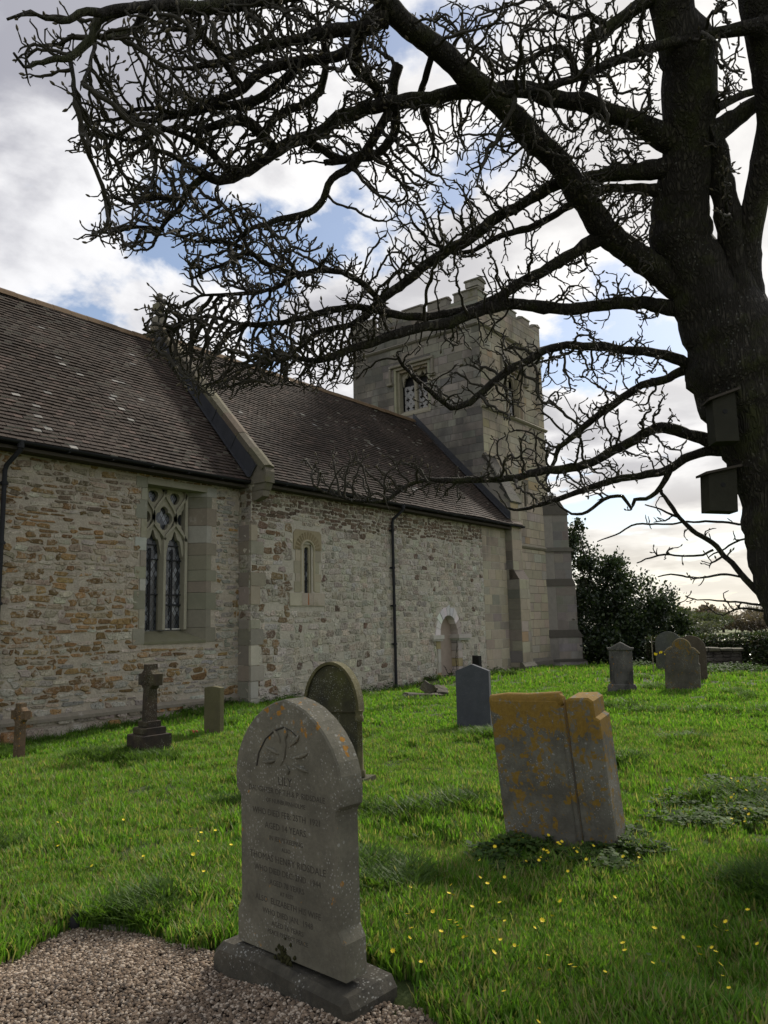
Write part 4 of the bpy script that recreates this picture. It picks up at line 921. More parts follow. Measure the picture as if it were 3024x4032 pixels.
s = MB(); s.prism([(.0, -.1), (.235, -.1), (.235, .92), (.205, .94), (.205, 1.05), (.17, 1.075), (.03, 1.075), (.0, 1.055)], lambda u, v, w: Vector((.0, 0, 0))+FT(u+.285, v, w-.02), -.20, .055, (1, 1, 1), bev=.015)
for q in range(3): s.tube([FT(.36+q*.036, .05, .031), FT(.36+q*.036, .93, .031)], .009, 6)
s.build('moulded_block', g2, ln)
s = MB(); s.prism([(-.33, -.2), (.60, -.2), (.60, .03), (.56, .06), (-.30, .06), (-.33, .03)], FT, -.26, .10, (1, 1, 1), bev=.02); s.build('plinth', g2, ln)
# 3. dark round-topped stone behind the near one
g3 = m_grave('green_dark_stone', (.075, .068, .034), (.03, .029, .02), .45, 0, grime=.55, green=.7)
d3 = place('headstone', 6.18, 5.52, R_(14), R_(-1), R_(0), 'dark green round topped headstone with a moulded rim, just behind the near pointed one')
s = MB(); s.prism(arch_outline(.60, 1.19, 'round', .72), FT, -.06, .03, (1, 1, 1), bev=.01); s.build('slab', g3, d3)
s = MB(); o_ = arch_outline(.66, 1.22, 'round', .72)[2:]; i_ = arch_outline(.60, 1.19, 'round', .72)[2:]
s.ring(o_+[(-.33, .70), (.33, .70)], i_+[(-.30, .70), (.30, .70)], FT, -.08, .055); s.build('moulded_rim', m_grave('olive_rim', (.115, .10, .045), (.055, .05, .024), .3, 0, green=.5), d3)
mcol = m_grave('olive_column', (.13, .115, .055), (.06, .055, .03), .4, 0, green=.4)
for sx in (-1, 1):
    s = MB(); u = sx*.315; s.tube([FT(u, z_, .02) for z_ in (.06, .12, .13, .60, .61, .66, .67, .72)], [.05, .05, .03, .028, .045, .045, .035, .05], 10); s.build('side_column', mcol, d3)
s = MB(); s.prism([(-.40, -.1), (.40, -.1), (.40, .05), (-.40, .05)], FT, -.16, .12, bev=.02); s.build('plinth', g3, d3)
# 4. slate
g4 = m_grave('blue_grey_slate', (.078, .083, .092), (.062, .066, .074), .12, 0, sc=2)
d4 = place('headstone', 10.37, 6.39, R_(17), 0, 0, 'smooth blue grey slate headstone with a low pointed top')
s = MB(); s.prism(arch_outline(.53, .975, 'gable', .875, -.1), FT, -.12, .0, (1, 1, 1), bev=.004); s.build('slab', g4, d4)
# slim dark plaque against the wall
d5 = place('grave_marker', 20.6, 12.55, R_(-30), 0, 0, 'small dark square marker standing by the nave wall beyond the slate headstone', 'grave marker')
s = MB(); s.prism(arch_outline(.42, .62, 'flat', base=-.1), FT, -.1, .0, bev=.015); s.prism([(-.3, -.1), (.3, -.1), (.3, .16), (-.3, .16)], FT, -.2, .12, bev=.02); s.build('slab', m_grave('black_stone', (.035, .033, .03), (.02, .02, .018), .2, 0), d5)
# 6. small slab by chancel
d6 = place('headstone', 7.78, 9.43, R_(6), 0, 0, 'small plain narrow olive headstone with a slightly curved top near the church corner')
s = MB(); s.prism(arch_outline(.33, .735, 'segment', .715, -.1), FT, -.085, .0, bev=.006); s.build('slab', m_grave('olive_sandstone', (.13, .118, .06), (.10, .09, .05), .1, 0, green=.3), d6)
rp = MB()
for i in range(7): a = i*.9; p = Vector((7.66+.05*math.cos(a), 9.68+.05*math.sin(a), gz(7.66, 9.68)+.05+.02*(i % 3))); rp.tube([p-Vector((0, 0, .02)), p, p+Vector((0, 0, .018))], [.012, .03, .01], 6)
tag(rp.build('red_flowers', m_plain('red_petal', (.30, .03, .03), .4, 30, .7, 0)), 'small bunch of dull red flowers beside the small plain headstone', 'flowers')
# 7/8. crosses
def wheel_cross(name, x, y, rz, H, scale, base, mat, label, zoff=0):
    o = place(name, x, y, rz, 0, 0, label, 'cross', z=gz(x, y)+zoff); s = MB(); k = scale
    s.prism([(-.075*k, base), (.075*k, base), (.065*k, H-.38*k), (-.065*k, H-.38*k)], FT, -.07*k, .07*k, bev=.012); s.build('shaft', mat, o)
    s = MB(); cz = H-.20*k; a = .075*k; L_ = .20*k
    P = []
    for (q0, q1) in ((0, 1), (1, 2), (2, 3), (3, 4)):
        an = q0*math.pi/2; ca, sa = math.cos(an), math.sin(an); rot = lambda u, v: (u*ca-v*sa, cz+u*sa+v*ca)
        P += [rot(L_, -a), rot(L_, a)]+[rot(.15*k*math.cos(t), .15*k*math.sin(t)) for t in (.55, .785, 1.02)]
    s.prism(P, FT, -.06*k, .06*k, bev=.012); s.build('wheel_head', mat, o)
    s = MB(); q = FT(0, cz, 0)
    for i in range(4):
        a0 = i*math.pi/2; pts = [FT(.09*k*math.cos(a0+t)*math.sin(2*t+.2), cz+.09*k*math.sin(a0+t)*math.sin(2*t+.2), .062*k) for t in np.linspace(0, 1.5, 8)]; s.tube(pts, .010*k, 5)
    s.tube([FT(.045*k*math.cos(t), cz+.045*k*math.sin(t), .062*k) for t in np.linspace(0, 6.283, 14)], .010*k, 5); s.build('knot_carving', mat, o); return o
g7 = m_grave('brown_cross_stone', (.075, .054, .036), (.028, .022, .018), .35, 0, grime=.45, green=.35)
c7 = wheel_cross('stone_cross', 6.40, 9.05, R_(-3), 1.25, 1.02, .46, g7, 'tall dark wheel headed stone cross on a stepped base', -.05)
s = MB()
for (w, d, z0, z1) in ((.46, .40, -.12, .33), (.34, .30, .328, .42), (.24, .21, .418, .50)): s.prism([(-w/2, z0), (w/2, z0), (w/2, z1), (-w/2, z1)], FT, -d/2, d/2, bev=.02)
s.build('stepped_base', g7, c7)
g8 = m_grave('rust_brown_stone', (.16, .105, .06), (.07, .048, .03), .5, .25, green=.25)
c8 = wheel_cross('stone_cross', 5.65, 11.05, R_(6), .84, .82, .05, g8, 'small reddish brown wheel headed stone cross with a broken arm tip', -.02)
s = MB(); s.prism([(-.17, -.1), (.17, -.1), (.17, .06), (-.17, .06)], FT, -.14, .14, bev=.02); s.build('base', g8, c8)
# 9. pedimented stone
g9 = m_grave('grey_stained_stone', (.13, .122, .108), (.07, .066, .06), .4, .1, grime=.75)
d9 = place('headstone', 16.85, 6.52, R_(20), R_(1), 0, 'grey headstone with a pointed pediment top and dark drip stains')
s = MB(); s.prism(arch_outline(.50, .96, 'flat', base=.12), FT, -.12, .0, bev=.01); s.build('slab', g9, d9)
s = MB(); s.prism([(-.27, .90), (.27, .90), (.29, .955), (.21, .965), (0, 1.085), (-.21, .965), (-.29, .955)], FT, -.15, .035, bev=.015); s.build('pediment', g9, d9); s = MB(); s.prism([(-.31, -.1), (.31, -.1), (.31, .10), (.28, .16), (-.28, .16), (-.31, .10)], FT, -.17, .05, bev=.015); s.build('plinth', g9, d9)
# 10. shouldered
g10 = m_grave('mossy_grey_stone', (.12, .11, .085), (.06, .055, .045), .45, .42, (2, .55, 1.1, .10), (.20, .12, .02), green=.35)
d10 = place('headstone', 17.55, 5.42, R_(13), R_(2), R_(-2), 'broad shouldered headstone with a half round crest and mossy top')
P = [(-.365, -.1), (.365, -.1), (.365, .60), (.34, .64), (.34, .84), (.30, .90), (.22, .95)]+[(.18, .955)]+[(.165*math.cos(a), .965+.165*math.sin(a)) for a in np.linspace(.05, math.pi-.05, 12)]+[(-.18, .955), (-.22, .95), (-.30, .90), (-.34, .84), (-.34, .64), (-.365, .60)]
s = MB(); s.prism(P, FT, -.09, .0, bev=.012); s.build('slab', g10, d10)
s = MB(); s.tube([FT(.175*math.cos(a), .965+.175*math.sin(a), -.03) for a in np.linspace(0, math.pi, 14)], .028, 8)
for sx in (-1, 1): s.tube([FT(sx*u, v, -.03) for u, v in ((.19, .955), (.25, .94), (.31, .89), (.345, .84), (.375, .84))], .026, 8)
s.build('moulded_crest', m_grave('lichen_crest', (.15, .12, .06), (.10, .08, .04), .3, .8, None, (.22, .13, .02)), d10)
# 11/12 round-headed pair further back
g11 = m_grave('brown_slab_stone', (.085, .068, .045), (.06, .048, .034), .2, 0)
for (x, y, w, h, lab, rz) in ((20.2, 6.0, .74, 1.15, 'brown round topped headstone overlapping the broad shouldered one from behind', 15), (24.9, 8.05, .80, 1.22, 'dim grey green round topped headstone in the shade of the big bush', 15)):
    q = place('headstone', x, y, R_(rz), R_(1), 0, lab); s = MB(); s.prism(arch_outline(w, h, 'round', h-w*.46, -.1), FT, -.09, .0, bev=.012); s.build('slab', g11 if h < 1.2 else m_grave('grey_green_slab', (.09, .092, .08), (.06, .062, .055), .3, 0, green=.4), q)
# 13 chest tomb
tb = place('chest_tomb', 26.7, 6.95, R_(18), 0, 0, z=gz(26.7, 6.95)+.13, label= 'low crumbling chest tomb with a mossy flat lid beside the hedge', cat='tomb')
gt = m_grave('tomb_stone', (.10, .085, .072), (.045, .038, .032), .4, 0, grime=.4)
s = MB(); rubble(s, FT, -.62, .62, -.05, .40, (.1, .16), (.15, .35), .01, .03, lambda u, v, r: (1, 1, 1), [], rng, .02, .4); s.box((.03, -.62, -.3), (.7, .62, .40)); s.build('chest', gt, tb)
s = MB(); 
for q in range(4): s.prism([(-.70+q*.35, .41+rng.uniform(-.01, .02)), (-.37+q*.35, .41), (-.37+q*.35, .50+rng.uniform(-.02, .03)), (-.70+q*.35, .50+rng.uniform(-.02, .03))], FT, -.78, .10+rng.uniform(-.03, .03), bev=.015)
s.build('lid', m_grave('pale_lid', (.13, .115, .085), (.06, .055, .04), .5, 0, green=.4), tb)
# 14 broken fragments by the wall
gf = m_grave('broken_stone', (.10, .088, .065), (.05, .045, .034), .3, 0, green=.4)
for (dx, dy, dz, a, b_, c_, rx, ry, rz, lab) in ((0, 0, .04, .80, .32, .20, .05, .08, -.5, 'long flat broken stone lying in the grass below the nave wall'), (.42, .14, .22, .34, .26, .22, .5, .3, .3, 'small tilted broken block on top of the flat stone in the grass'), (.72, .05, .08, .42, .3, .22, .1, -.3, .9, 'broken grey block at the right end of the small stone heap')):
    x, y = 13.95+dx, 9.85+dy; o = empty('stone_fragment', (x, y, gz(x, y)+dz), 0, lab, 'stone', 'broken stones heaped in the grass'); o.rotation_euler = (rx, ry, rz)
    bm = bmesh.new(); bmesh.ops.create_cube(bm, size=1); bmesh.ops.subdivide_edges(bm, edges=bm.edges[:], cuts=3, use_grid_fill=True)
    V = [Vector((v.co.x*a, v.co.y*b_, v.co.z*c_))*(1+.22*mnoise.noise(v.co*2.3+Vector((dx*9, 0, 0)))) for v in bm.verts]; F = [[v.index for v in f.verts] for f in bm.faces]; bm.free()
    mesh_obj('block', V, F, gf, o, [(1, 1, 1)]*len(F), False)
# 15 stake and tape
st = empty('marker_stake', (23.0, 7.91, gz(23, 7.91)), 0, 'thin wooden stake with yellow and black tape beside the far headstones', 'stake')
s = MB(); s.tube([(0, 0, -.1), (.0, 0, .5), (.01, 0, 1.08)], .014, 6); s.build('stake', m_plain('pale_wood', (.22, .19, .13), .3, 20), st)
s = MB(); P = [Vector((-.01+.1*t, -.52*t, .62-.10*t-.05*math.sin(t*9))) for t in np.linspace(0, 1, 12)]
for i, (p, q) in enumerate(zip(P, P[1:])): s.add([p-Vector((0, 0, .035)), q-Vector((.02, 0, .03)), q+Vector((.02, 0, .035)), p+Vector((0, 0, .03))], [(0, 1, 2, 3)], (.70, .55, .02) if i % 3 else (.02, .02, .02))
s.build('hazard_tape', m_attr('plastic_tape', .1, 10, .1, 20), st)
# 17 dark pot-like lump and kerb at the gravel edge
s = MB(); p = Vector((2.50, 4.17, gz(2.5, 4.17))); s.tube([p+Vector((0, 0, -.02)), p+Vector((0, 0, .02)), p+Vector((.005, 0, .055)), p+Vector((.008, 0, .075))], [.032, .042, .036, .015], 10)
tag(s.build('dark_stone', m_plain('black_lump', (.015, .015, .016), .3, 30, .8)), 'small black rounded stone at the edge of the gravel', 'stone')
s = MB(); Q = [(2.56, 4.10), (2.63, 3.88), (2.68, 3.62), (2.70, 3.36)]
for (a, b) in zip(Q, Q[1:]):
    a, b = Vector((*a, gz(*a))), Vector((*b, gz(*b))); d = (b-a).normalized(); n_ = Vector((d.y, -d.x, 0))*.035
    s.add([a+n_-Vector((0, 0, .05)), b+n_-Vector((0, 0, .05)), b-n_-Vector((0, 0, .05)), a-n_-Vector((0, 0, .05)), a+n_*.8+Vector((0, 0, .025)), b+n_*.8+Vector((0, 0, .022)), b-n_*.8+Vector((0, 0, .025)), a-n_*.8+Vector((0, 0, .022))], [(0, 3, 2, 1), (4, 5, 6, 7), (0, 1, 5, 4), (1, 2, 6, 5), (2, 3, 7, 6), (3, 0, 4, 7)])
tag(s.build('kerb_stone', m_grave('kerb', (.16, .15, .12), (.08, .075, .05), .4, 0, green=.5)), 'low stone kerb between the gravel and the grass behind the near headstone', 'kerb')
# ------------------------------------------------------------------ vegetation
def leaves(n, sampler, size, cols, seed, fold=.25, elong=1.6):
    r = random.Random(seed); mb = MB()
    for i in range(n):
        p, dirv = sampler(r); s = size*r.uniform(.6, 1.3)
        a = Vector((r.gauss(0, 1), r.gauss(0, 1), r.gauss(0, .8))).normalized()
        if dirv is not None: a = (a*.8+dirv).normalized()
        b = a.orthogonal().normalized(); b.rotate(Matrix.Rotation(r.uniform(0, 6.28), 3, a)); c = a.cross(b)
        L_, w = s*elong, s*.5; c0 = r.choice(cols); k = r.uniform(.6, 1.4)
        mb.add([p, p+a*L_*.5+b*w+c*w*fold, p+a*L_, p+a*L_*.5-b*w+c*w*fold], [(0, 1, 2), (0, 2, 3)], tuple(x*k for x in c0))
    return mb
def bush(name, base, lobes, n, size, cols, label, cat, seed, group=None, stems=6):
    """lobes: (offset, radii) ellipsoids; leaves sit in clumps through their outer half"""
    o = empty(name, base, 0, label, cat, group); r0 = random.Random(seed); cl = []
    tot = sum(l[1][0]*l[1][2] for l in lobes)
    for (off, rad) in lobes:
        for i in range(max(6, int(230*rad[0]*rad[2]/tot))):
            d = Vector((r0.gauss(0, 1), r0.gauss(0, 1), r0.gauss(0, 1))).normalized(); k = r0.random()**.33*r0.uniform(.85, 1.12)
            c = Vector(off)+Vector((d.x*rad[0], d.y*rad[1], d.z*rad[2]))*k
            if c.z > .05: cl.append((c, d, .14+.16*min(rad)*r0.random()))
    def samp(r):
        c, d, s = r.choice(cl); q = Vector((r.gauss(0, 1), r.gauss(0, 1), r.gauss(0, 1.15)))*s*.75; p = c+q; p.z = max(p.z, .02); return p, d*.5+Vector((0, 0, .25))
    leaves(n, samp, size, cols, seed).build('crown', M['leaf'], o)
    s = MB()
    for i in range(stems):
        off, rad = r0.choice(lobes); e = Vector(off)+Vector((0, 0, rad[2]*.7)); b_ = Vector((e.x*.35+r0.uniform(-.2, .2), e.y*.35+r0.uniform(-.2, .2), -.2))
        s.tube([b_, b_.lerp(e, .5)+Vector((r0.uniform(-.2, .2), r0.uniform(-.2, .2), 0)), e], [.07, .05, .015], 6)
    s.build('trunk', M['twig'], o); return o
dk = [(.022, .036, .014), (.03, .048, .016), (.016, .028, .012), (.045, .062, .022)]
bush('evergreen_bush', (31.2, 11.9, -.35), [((-.9, 1.3, 2.6), (1.0, 1.0, 2.6)), ((-.9, 1.3, 4.9), (.5, .5, 1.3)), ((-.2, .3, 2.0), (1.4, 1.4, 2.5)), ((-.1, .1, 4.0), (.7, .7, 1.1)), ((.5, -.9, 1.5), (1.4, 1.4, 1.9)), ((1.0, -1.9, 1.0), (1.1, 1.1, 1.3)), ((-1.2, .2, 1.0), (1.3, 1.6, 1.4)), ((.2, -.4, 2.4), (1.2, 1.2, 1.3)), ((.3, .9, 1.6), (1.4, 1.4, 2.0)), ((.9, -1.3, 1.9), (.9, .9, 1.0))],
     38000, .092, dk, 'big dark evergreen bush behind the far corner of the tower', 'bush', 4)
# clipped hedge on the boundary
def hedge(name, p0, p1, h, th, n, cols, label, seed):
    o = empty(name, (*p0, gz(*p0)), 0, label, 'hedge'); d = Vector((p1[0]-p0[0], p1[1]-p0[1], 0)); L_ = d.length; d.normalize(); nn = Vector((-d.y, d.x, 0))
    def samp(r):
        t = r.random()*L_; f = r.random(); w = th*(.5+.12*mnoise.noise(Vector((t*1.5, 0, seed)))); hh = h*(1+.10*mnoise.noise(Vector((t*1.1, 3, seed))))
        if f < .55: q, z, dv = -w, r.random()*hh, -nn
        elif f < .75: q, z, dv = w, r.random()*hh, nn
        else: q, z, dv = r.uniform(-w, w), hh, Vector((0, 0, 1))
        return d*t+nn*(q+r.gauss(0, .04))+Vector((0, 0, z+r.gauss(0, .04))), dv*.7
    leaves(n, samp, .075, cols, seed).build('foliage', M['leaf'], o)
    s = MB(); s.add([-nn*th*.36, d*L_-nn*th*.36, d*L_+nn*th*.36, nn*th*.36, -nn*th*.36+Vector((0, 0, h*.9)), d*L_-nn*th*.36+Vector((0, 0, h*.9)), d*L_+nn*th*.36+Vector((0, 0, h*.9)), nn*th*.36+Vector((0, 0, h*.9))], [(0, 3, 2, 1), (4, 5, 6, 7), (0, 1, 5, 4), (1, 2, 6, 5), (2, 3, 7, 6), (3, 0, 4, 7)]); s.build('twig_mass', M['twig'], o)
hcol = [(.035, .055, .018), (.05, .07, .02), (.06, .055, .03), (.028, .042, .015)]
hedge('hedge', (28.6, 10.0), (29.6, 4.3), 1.0, .9, 7000, hcol, 'clipped boundary hedge behind the far headstones', 2)
hedge('hedge', (27.0, 5.95), (26.6, 2.5), 1.05, .9, 5000, hcol, 'nearer darker stretch of clipped hedge at the right beside the tree', 3)
# far hedgerows and trees beyond the churchyard
def far_tree(x, y, w, h, label, seed, cols, group='trees and bushes beyond the hedge', n=1500, bare=False, ls=.5, cat='tree', name='tree'):
    z = gz(x, y); r0 = random.Random(seed); o = empty(name, (x, y, z), 0, label, cat, group)
    lobes = [((r0.uniform(-.3, .3)*w, r0.uniform(-.35, .35)*w, h*r0.uniform(.35, .68)), (w*r0.uniform(.2, .36), w*r0.uniform(.2, .36), h*r0.uniform(.2, .36))) for i in range(6)]
    def samp(r):
        off, rad = r.choice(lobes); d = Vector((r.gauss(0, 1), r.gauss(0, 1), r.gauss(0, 1))).normalized(); k = r.random()**.4; p = Vector(off)+Vector((d.x*rad[0], d.y*rad[1], d.z*rad[2]))*k; p.z = max(.05, p.z); return p, d*.6+Vector((0, 0, .4))
    mb = leaves(n, samp, ls, cols, seed, elong=(4.5 if bare else 1.6)) 
    if bare: pass
    mb.build('crown', M['leaf'], o); s = MB(); 
    for q in range(3 if bare else 1): s.tube([(r0.uniform(-.1, .1)*w, r0.uniform(-.1, .1)*w, -.3), (0, 0, h*.4), (r0.uniform(-.2, .2)*w, r0.uniform(-.2, .2)*w, h*.85)], [h*.025, h*.02, h*.006], 6)
    s.build('trunk', M['twig'], o)
brown = [(.13, .10, .075), (.10, .085, .06), (.15, .115, .09)]; green = [(.07, .085, .035), (.09, .10, .05), (.06, .075, .035)]
def at_far(xp, d): q = along(xp, 1362, d); return q.x, q.y
for i, (xp, d, w, h, lab, cols, bare, ls) in enumerate((
    (1545, 190, 9, 7.0, 'tallest rounded brown tree of the clump below the power line pole', brown, False, .42), (1527, 195, 8, 6.4, 'reddish bushy tree left of the tallest brown tree', [(.15, .09, .07), (.11, .08, .06)], False, .42),
    (1562, 185, 7, 5.6, 'bare twiggy tree at the right end of the far clump', brown, True, .16), (1503, 200, 7, 5.4, 'low bare tree at the left of the far clump', brown, True, .16),
    (1505, 110, 6.0, 3.0, 'rounded pale green bush in the field in front of the far clump', [(.11, .12, .07), (.13, .13, .09)], False, .22), (1535, 112, 7.0, 3.2, 'broad olive bush in the field below the power line pole', green, False, .22),
    (1478, 150, 12, 5.0, 'dark green hedge tree at the edge of the big bush', green, False, .35), (1595, 170, 9, 3.6, 'low scrub right of the power line pole', brown, False, .3),
    (1645, 230, 9, 7.5, 'bare tree on the horizon beside the trunk', brown, True, .2), (1620, 180, 12, 3.2, 'low scrub hedge at the far right below the horizon', brown, False, .3), (1658, 175, 12, 4.0, 'grey brown thicket behind the leaning trunk', brown, False, .3), (1690, 170, 12, 4.5, 'thicket beyond the tree trunk', brown, False, .3), (1455, 160, 12, 4.6, 'hedge tree hidden mostly by the evergreen bush', green, False, .35))):
    x, y = at_far(xp, d); far_tree(x, y, w, h, lab, 60+i, cols, n=(2600 if not bare else 1500), bare=bare, ls=ls)
# power line poles
def pole(xp, d, h, two, label):
    x, y = at_far(xp, d); z = gz(x, y); o = empty('power_pole', (x, y, z), R_(-40), label, 'power pole', 'power line poles'); s = MB()
    for dx in ((-1.6, 1.6) if two else (0,)): s.tube([(dx, 0, -.5), (dx, 0, h)], [.22, .17], 6)
    s.build('post', M['timber'], o); s = MB(); w = 3.4 if two else 1.5; s.box((-w, -.16, h-.16), (w, .16, h+.16)); s.build('crossarm', M['timber'], o); return Vector((x, y, z+h))
a = pole(1559, 430, 9.9, True, 'twin post power pole rising above the far clump of trees'); b = pole(1637, 520, 10.0, False, 'single power pole far off on the horizon by the trunk'); 
c_ = along(1425, 1333, 190); d_ = along(1800, 1315, 260)
s = MB()
for q in (-.9, 0, .9):
    for (p0, p1) in ((c_, a), (a, b), (b, d_)):
        s.tube([p0.lerp(p1, t)+Vector((q, -q, -1.2*4*t*(1-t)*.4)) for t in np.linspace(0, 1, 9)], .022, 4)
tag(s.build('power_cable', M['iron']), 'thin power cables strung between the far poles', 'cable')

# low plants
def rosette_patch(name, spots, label, cat, seed, size=.045, h=(.02, .10), cols=((.045, .085, .02), (.06, .10, .025), (.035, .065, .018)), n=60, kind='stuff'):
    r = random.Random(seed); mb = MB()
    for (x, y, rad, k) in spots:
        for i in range(int(n*k)):
            a = r.uniform(0, 6.283); d = rad*math.sqrt(r.random()); px, py = x+d*math.cos(a), y+d*math.sin(a); z = gz(px, py)+r.uniform(*h)*(1-.5*d/rad)
            s = size*r.uniform(.6, 1.3); b = r.uniform(0, 6.283); u = Vector((math.cos(b), math.sin(b), r.uniform(-.3, .6))).normalized(); v = Vector((-math.sin(b), math.cos(b), r.uniform(-.3, .3))).normalized(); c0 = r.choice(cols); q = r.uniform(.7, 1.3)
            p = Vector((px, py, z)); mb.add([p, p+u*s*.5+v*s*.5, p+u*s, p+u*s*.8, p+u*s*.5-v*s*.5], [(0, 1, 3), (1, 2, 3), (3, 2, 4), (0, 3, 4)], tuple(t*q for t in c0))
    o = mesh_obj(name, mb.v, mb.f, M['herb'], None, mb.c, mb.sm); return tag(o, label, cat, kind=kind)
lean_spots = []
for i in range(46):
    q = onz(rng.uniform(1040, 1420), rng.gauss(1865, 24)); lean_spots.append((q.x, q.y, .11, 1))
rosette_patch('celandine_leaves', lean_spots, 'dark glossy celandine leaves round the foot of the leaning headstone', 'plants', 3, h=(.05, .15), n=75)
right_spots = [(lambda q: (q.x, q.y, .16, 1.2))(onz(rng.uniform(1540, 1680), rng.uniform(1690, 1800))) for i in range(40)]+[(lambda q: (q.x, q.y, .14, 1))(onz(rng.uniform(1400, 1560), rng.uniform(1730, 1800))) for i in range(16)]
rosette_patch('low_herbs', right_spots, 'leafy low weeds spreading at the right edge of the grass', 'plants', 6, .042, (.02, .14), cols=((.05, .095, .02), (.065, .115, .025), (.04, .075, .018)))
far_spots = [(lambda q: (q.x, q.y, .5, 1.5))(onz(rng.uniform(1500, 1640), rng.uniform(1447, 1456))) for i in range(10)]+[(lambda q: (q.x, q.y, .5, 1.6))(onz(rng.uniform(1350, 1425), rng.uniform(1428, 1440))) for i in range(8)]
rosette_patch('nettle_bed', far_spots, 'dark nettles along the foot of the hedge and the bush', 'plants', 8, .07, (.02, .26), n=110)
wall_spots = [(12+rng.uniform(0, 10.5), 12.85, .22, rng.uniform(.3, 1)) for i in range(26)]+[(rng.uniform(9, 11.7), 13.2, .15, .6) for i in range(6)]
weed_spots = [(lambda q: (q[0], q[1], .10, rng.uniform(.1, .35)))((lambda r_, a_: (r_*math.sin(a_), r_*math.cos(a_)))(math.sqrt(rng.uniform(9, 300)), rng.uniform(R_(26), R_(80)))) for i in range(420)]
weed_spots = [w for w in weed_spots if w[1] < 12.6 and not poly_in([w[0]], [w[1]], grav)[0]]
rosette_patch('broad_leaf_weeds', weed_spots, 'scattered clover and broad leaved weeds in the lawn', 'plants', 12, .035, (.02, .075), cols=((.07, .12, .03), (.09, .15, .04), (.055, .10, .025)))
rosette_patch('wall_foot_weeds', wall_spots, 'scrappy weeds along the foot of the nave wall', 'plants', 9, .07, (.02, .22), n=50)
for (x, y, lab) in ((20.1, 11.9, 'clump of daffodil leaves left of the tower buttress'), (20.5, 11.35, 'rounded leafy clump at the foot of the tower buttress')):
    o = empty('leafy_clump', (x, y, gz(x, y)), 0, lab, 'plant'); s = grass_tuft(int(x*10), 90, .18, .36, .22, [(.06, .10, .03), (.08, .12, .05)], .012, 1.2); s.name = 'leaves'; COL.objects.link(s); s.parent = o
# yellow celandines, each its own thing (shared mesh)
def flower_mesh(mat, seed, pet=8, rad=.0115, stem=.125):
    mb = MB(); r = random.Random(seed); tilt = Matrix.Rotation(r.uniform(.2, .7), 3, 'X')
    for k in range(pet):
        a = 2*math.pi*k/pet; d = Vector((math.cos(a), math.sin(a), .35)); e = Vector((-math.sin(a), math.cos(a), 0)); P = [Vector((0, 0, 0)), d*rad*.6+e*rad*.26, d*rad*1.1, d*rad*.6-e*rad*.26]
        mb.add([tilt @ p+Vector((0, 0, stem)) for p in P], [(0, 1, 2, 3)])
    n0 = len(mb.f); mb.tube([(.01, 0, 0), (.006, .003, stem*.5), (0, 0, stem)], .0018, 4)
    me = mesh_obj('celandine', mb.v, mb.f, mat, None, mb.c, mb.sm, link=False); me.data.materials.append(M['stemgreen'])
    for i, p in enumerate(me.data.polygons): p.material_index = 1 if i >= n0 else 0
    return me
fm = [flower_mesh(M['petal'], i) for i in range(4)]
FS = [('yellow celandine at the foot of the leaning headstone', 'yellow celandines round the leaning headstone', 34, lambda: (rng.uniform(1060, 1420), rng.gauss(1862, 26))),
      ('yellow celandine low in the grass right of the near headstone', 'yellow celandines in the near grass', 40, lambda: (rng.gauss(1060, 130), rng.gauss(2060, 55))),
      ('yellow celandine in the grass at the lower right corner', 'yellow celandines at the lower right', 22, lambda: (rng.uniform(1180, 1650), rng.uniform(2020, 2200))),
      ('yellow celandine in the weeds at the right edge', 'yellow celandines in the right hand weeds', 22, lambda: (rng.uniform(1560, 1660), rng.uniform(1690, 1830))),
      ('yellow celandine in the grass left of the near headstone', 'yellow celandines in the left hand grass', 24, lambda: (rng.uniform(10, 500), rng.gauss(1880, 45)))]
for (lab, grp, n, f) in FS:
    for i in range(n):
        x_, y_ = f(); q = onz(x_, y_)
        if poly_in([q.x], [q.y], grav)[0]: continue
        src = rng.choice(fm); o = src.copy(); o.name = 'celandine'; COL.objects.link(o); o.location = (q.x, q.y, gz(q.x, q.y)); o.rotation_euler = (0, 0, rng.uniform(0, 6.28)); sc = rng.uniform(.8, 1.25); o.scale = (sc,)*3; tag(o, lab, 'flower', grp)
wf = flower_mesh(M['white_petal'], 9, 6, .05, .32)
for i in range(12):
    q = onz(rng.uniform(1352, 1412), rng.uniform(1428, 1436)); o = wf.copy(); o.name = 'daffodil'; COL.objects.link(o); o.location = (q.x, q.y, gz(q.x, q.y)); o.rotation_euler = (0, 0, rng.uniform(0, 6.28)); tag(o, 'white daffodil in front of the dark evergreen bush', 'flower', 'white daffodils by the bush')

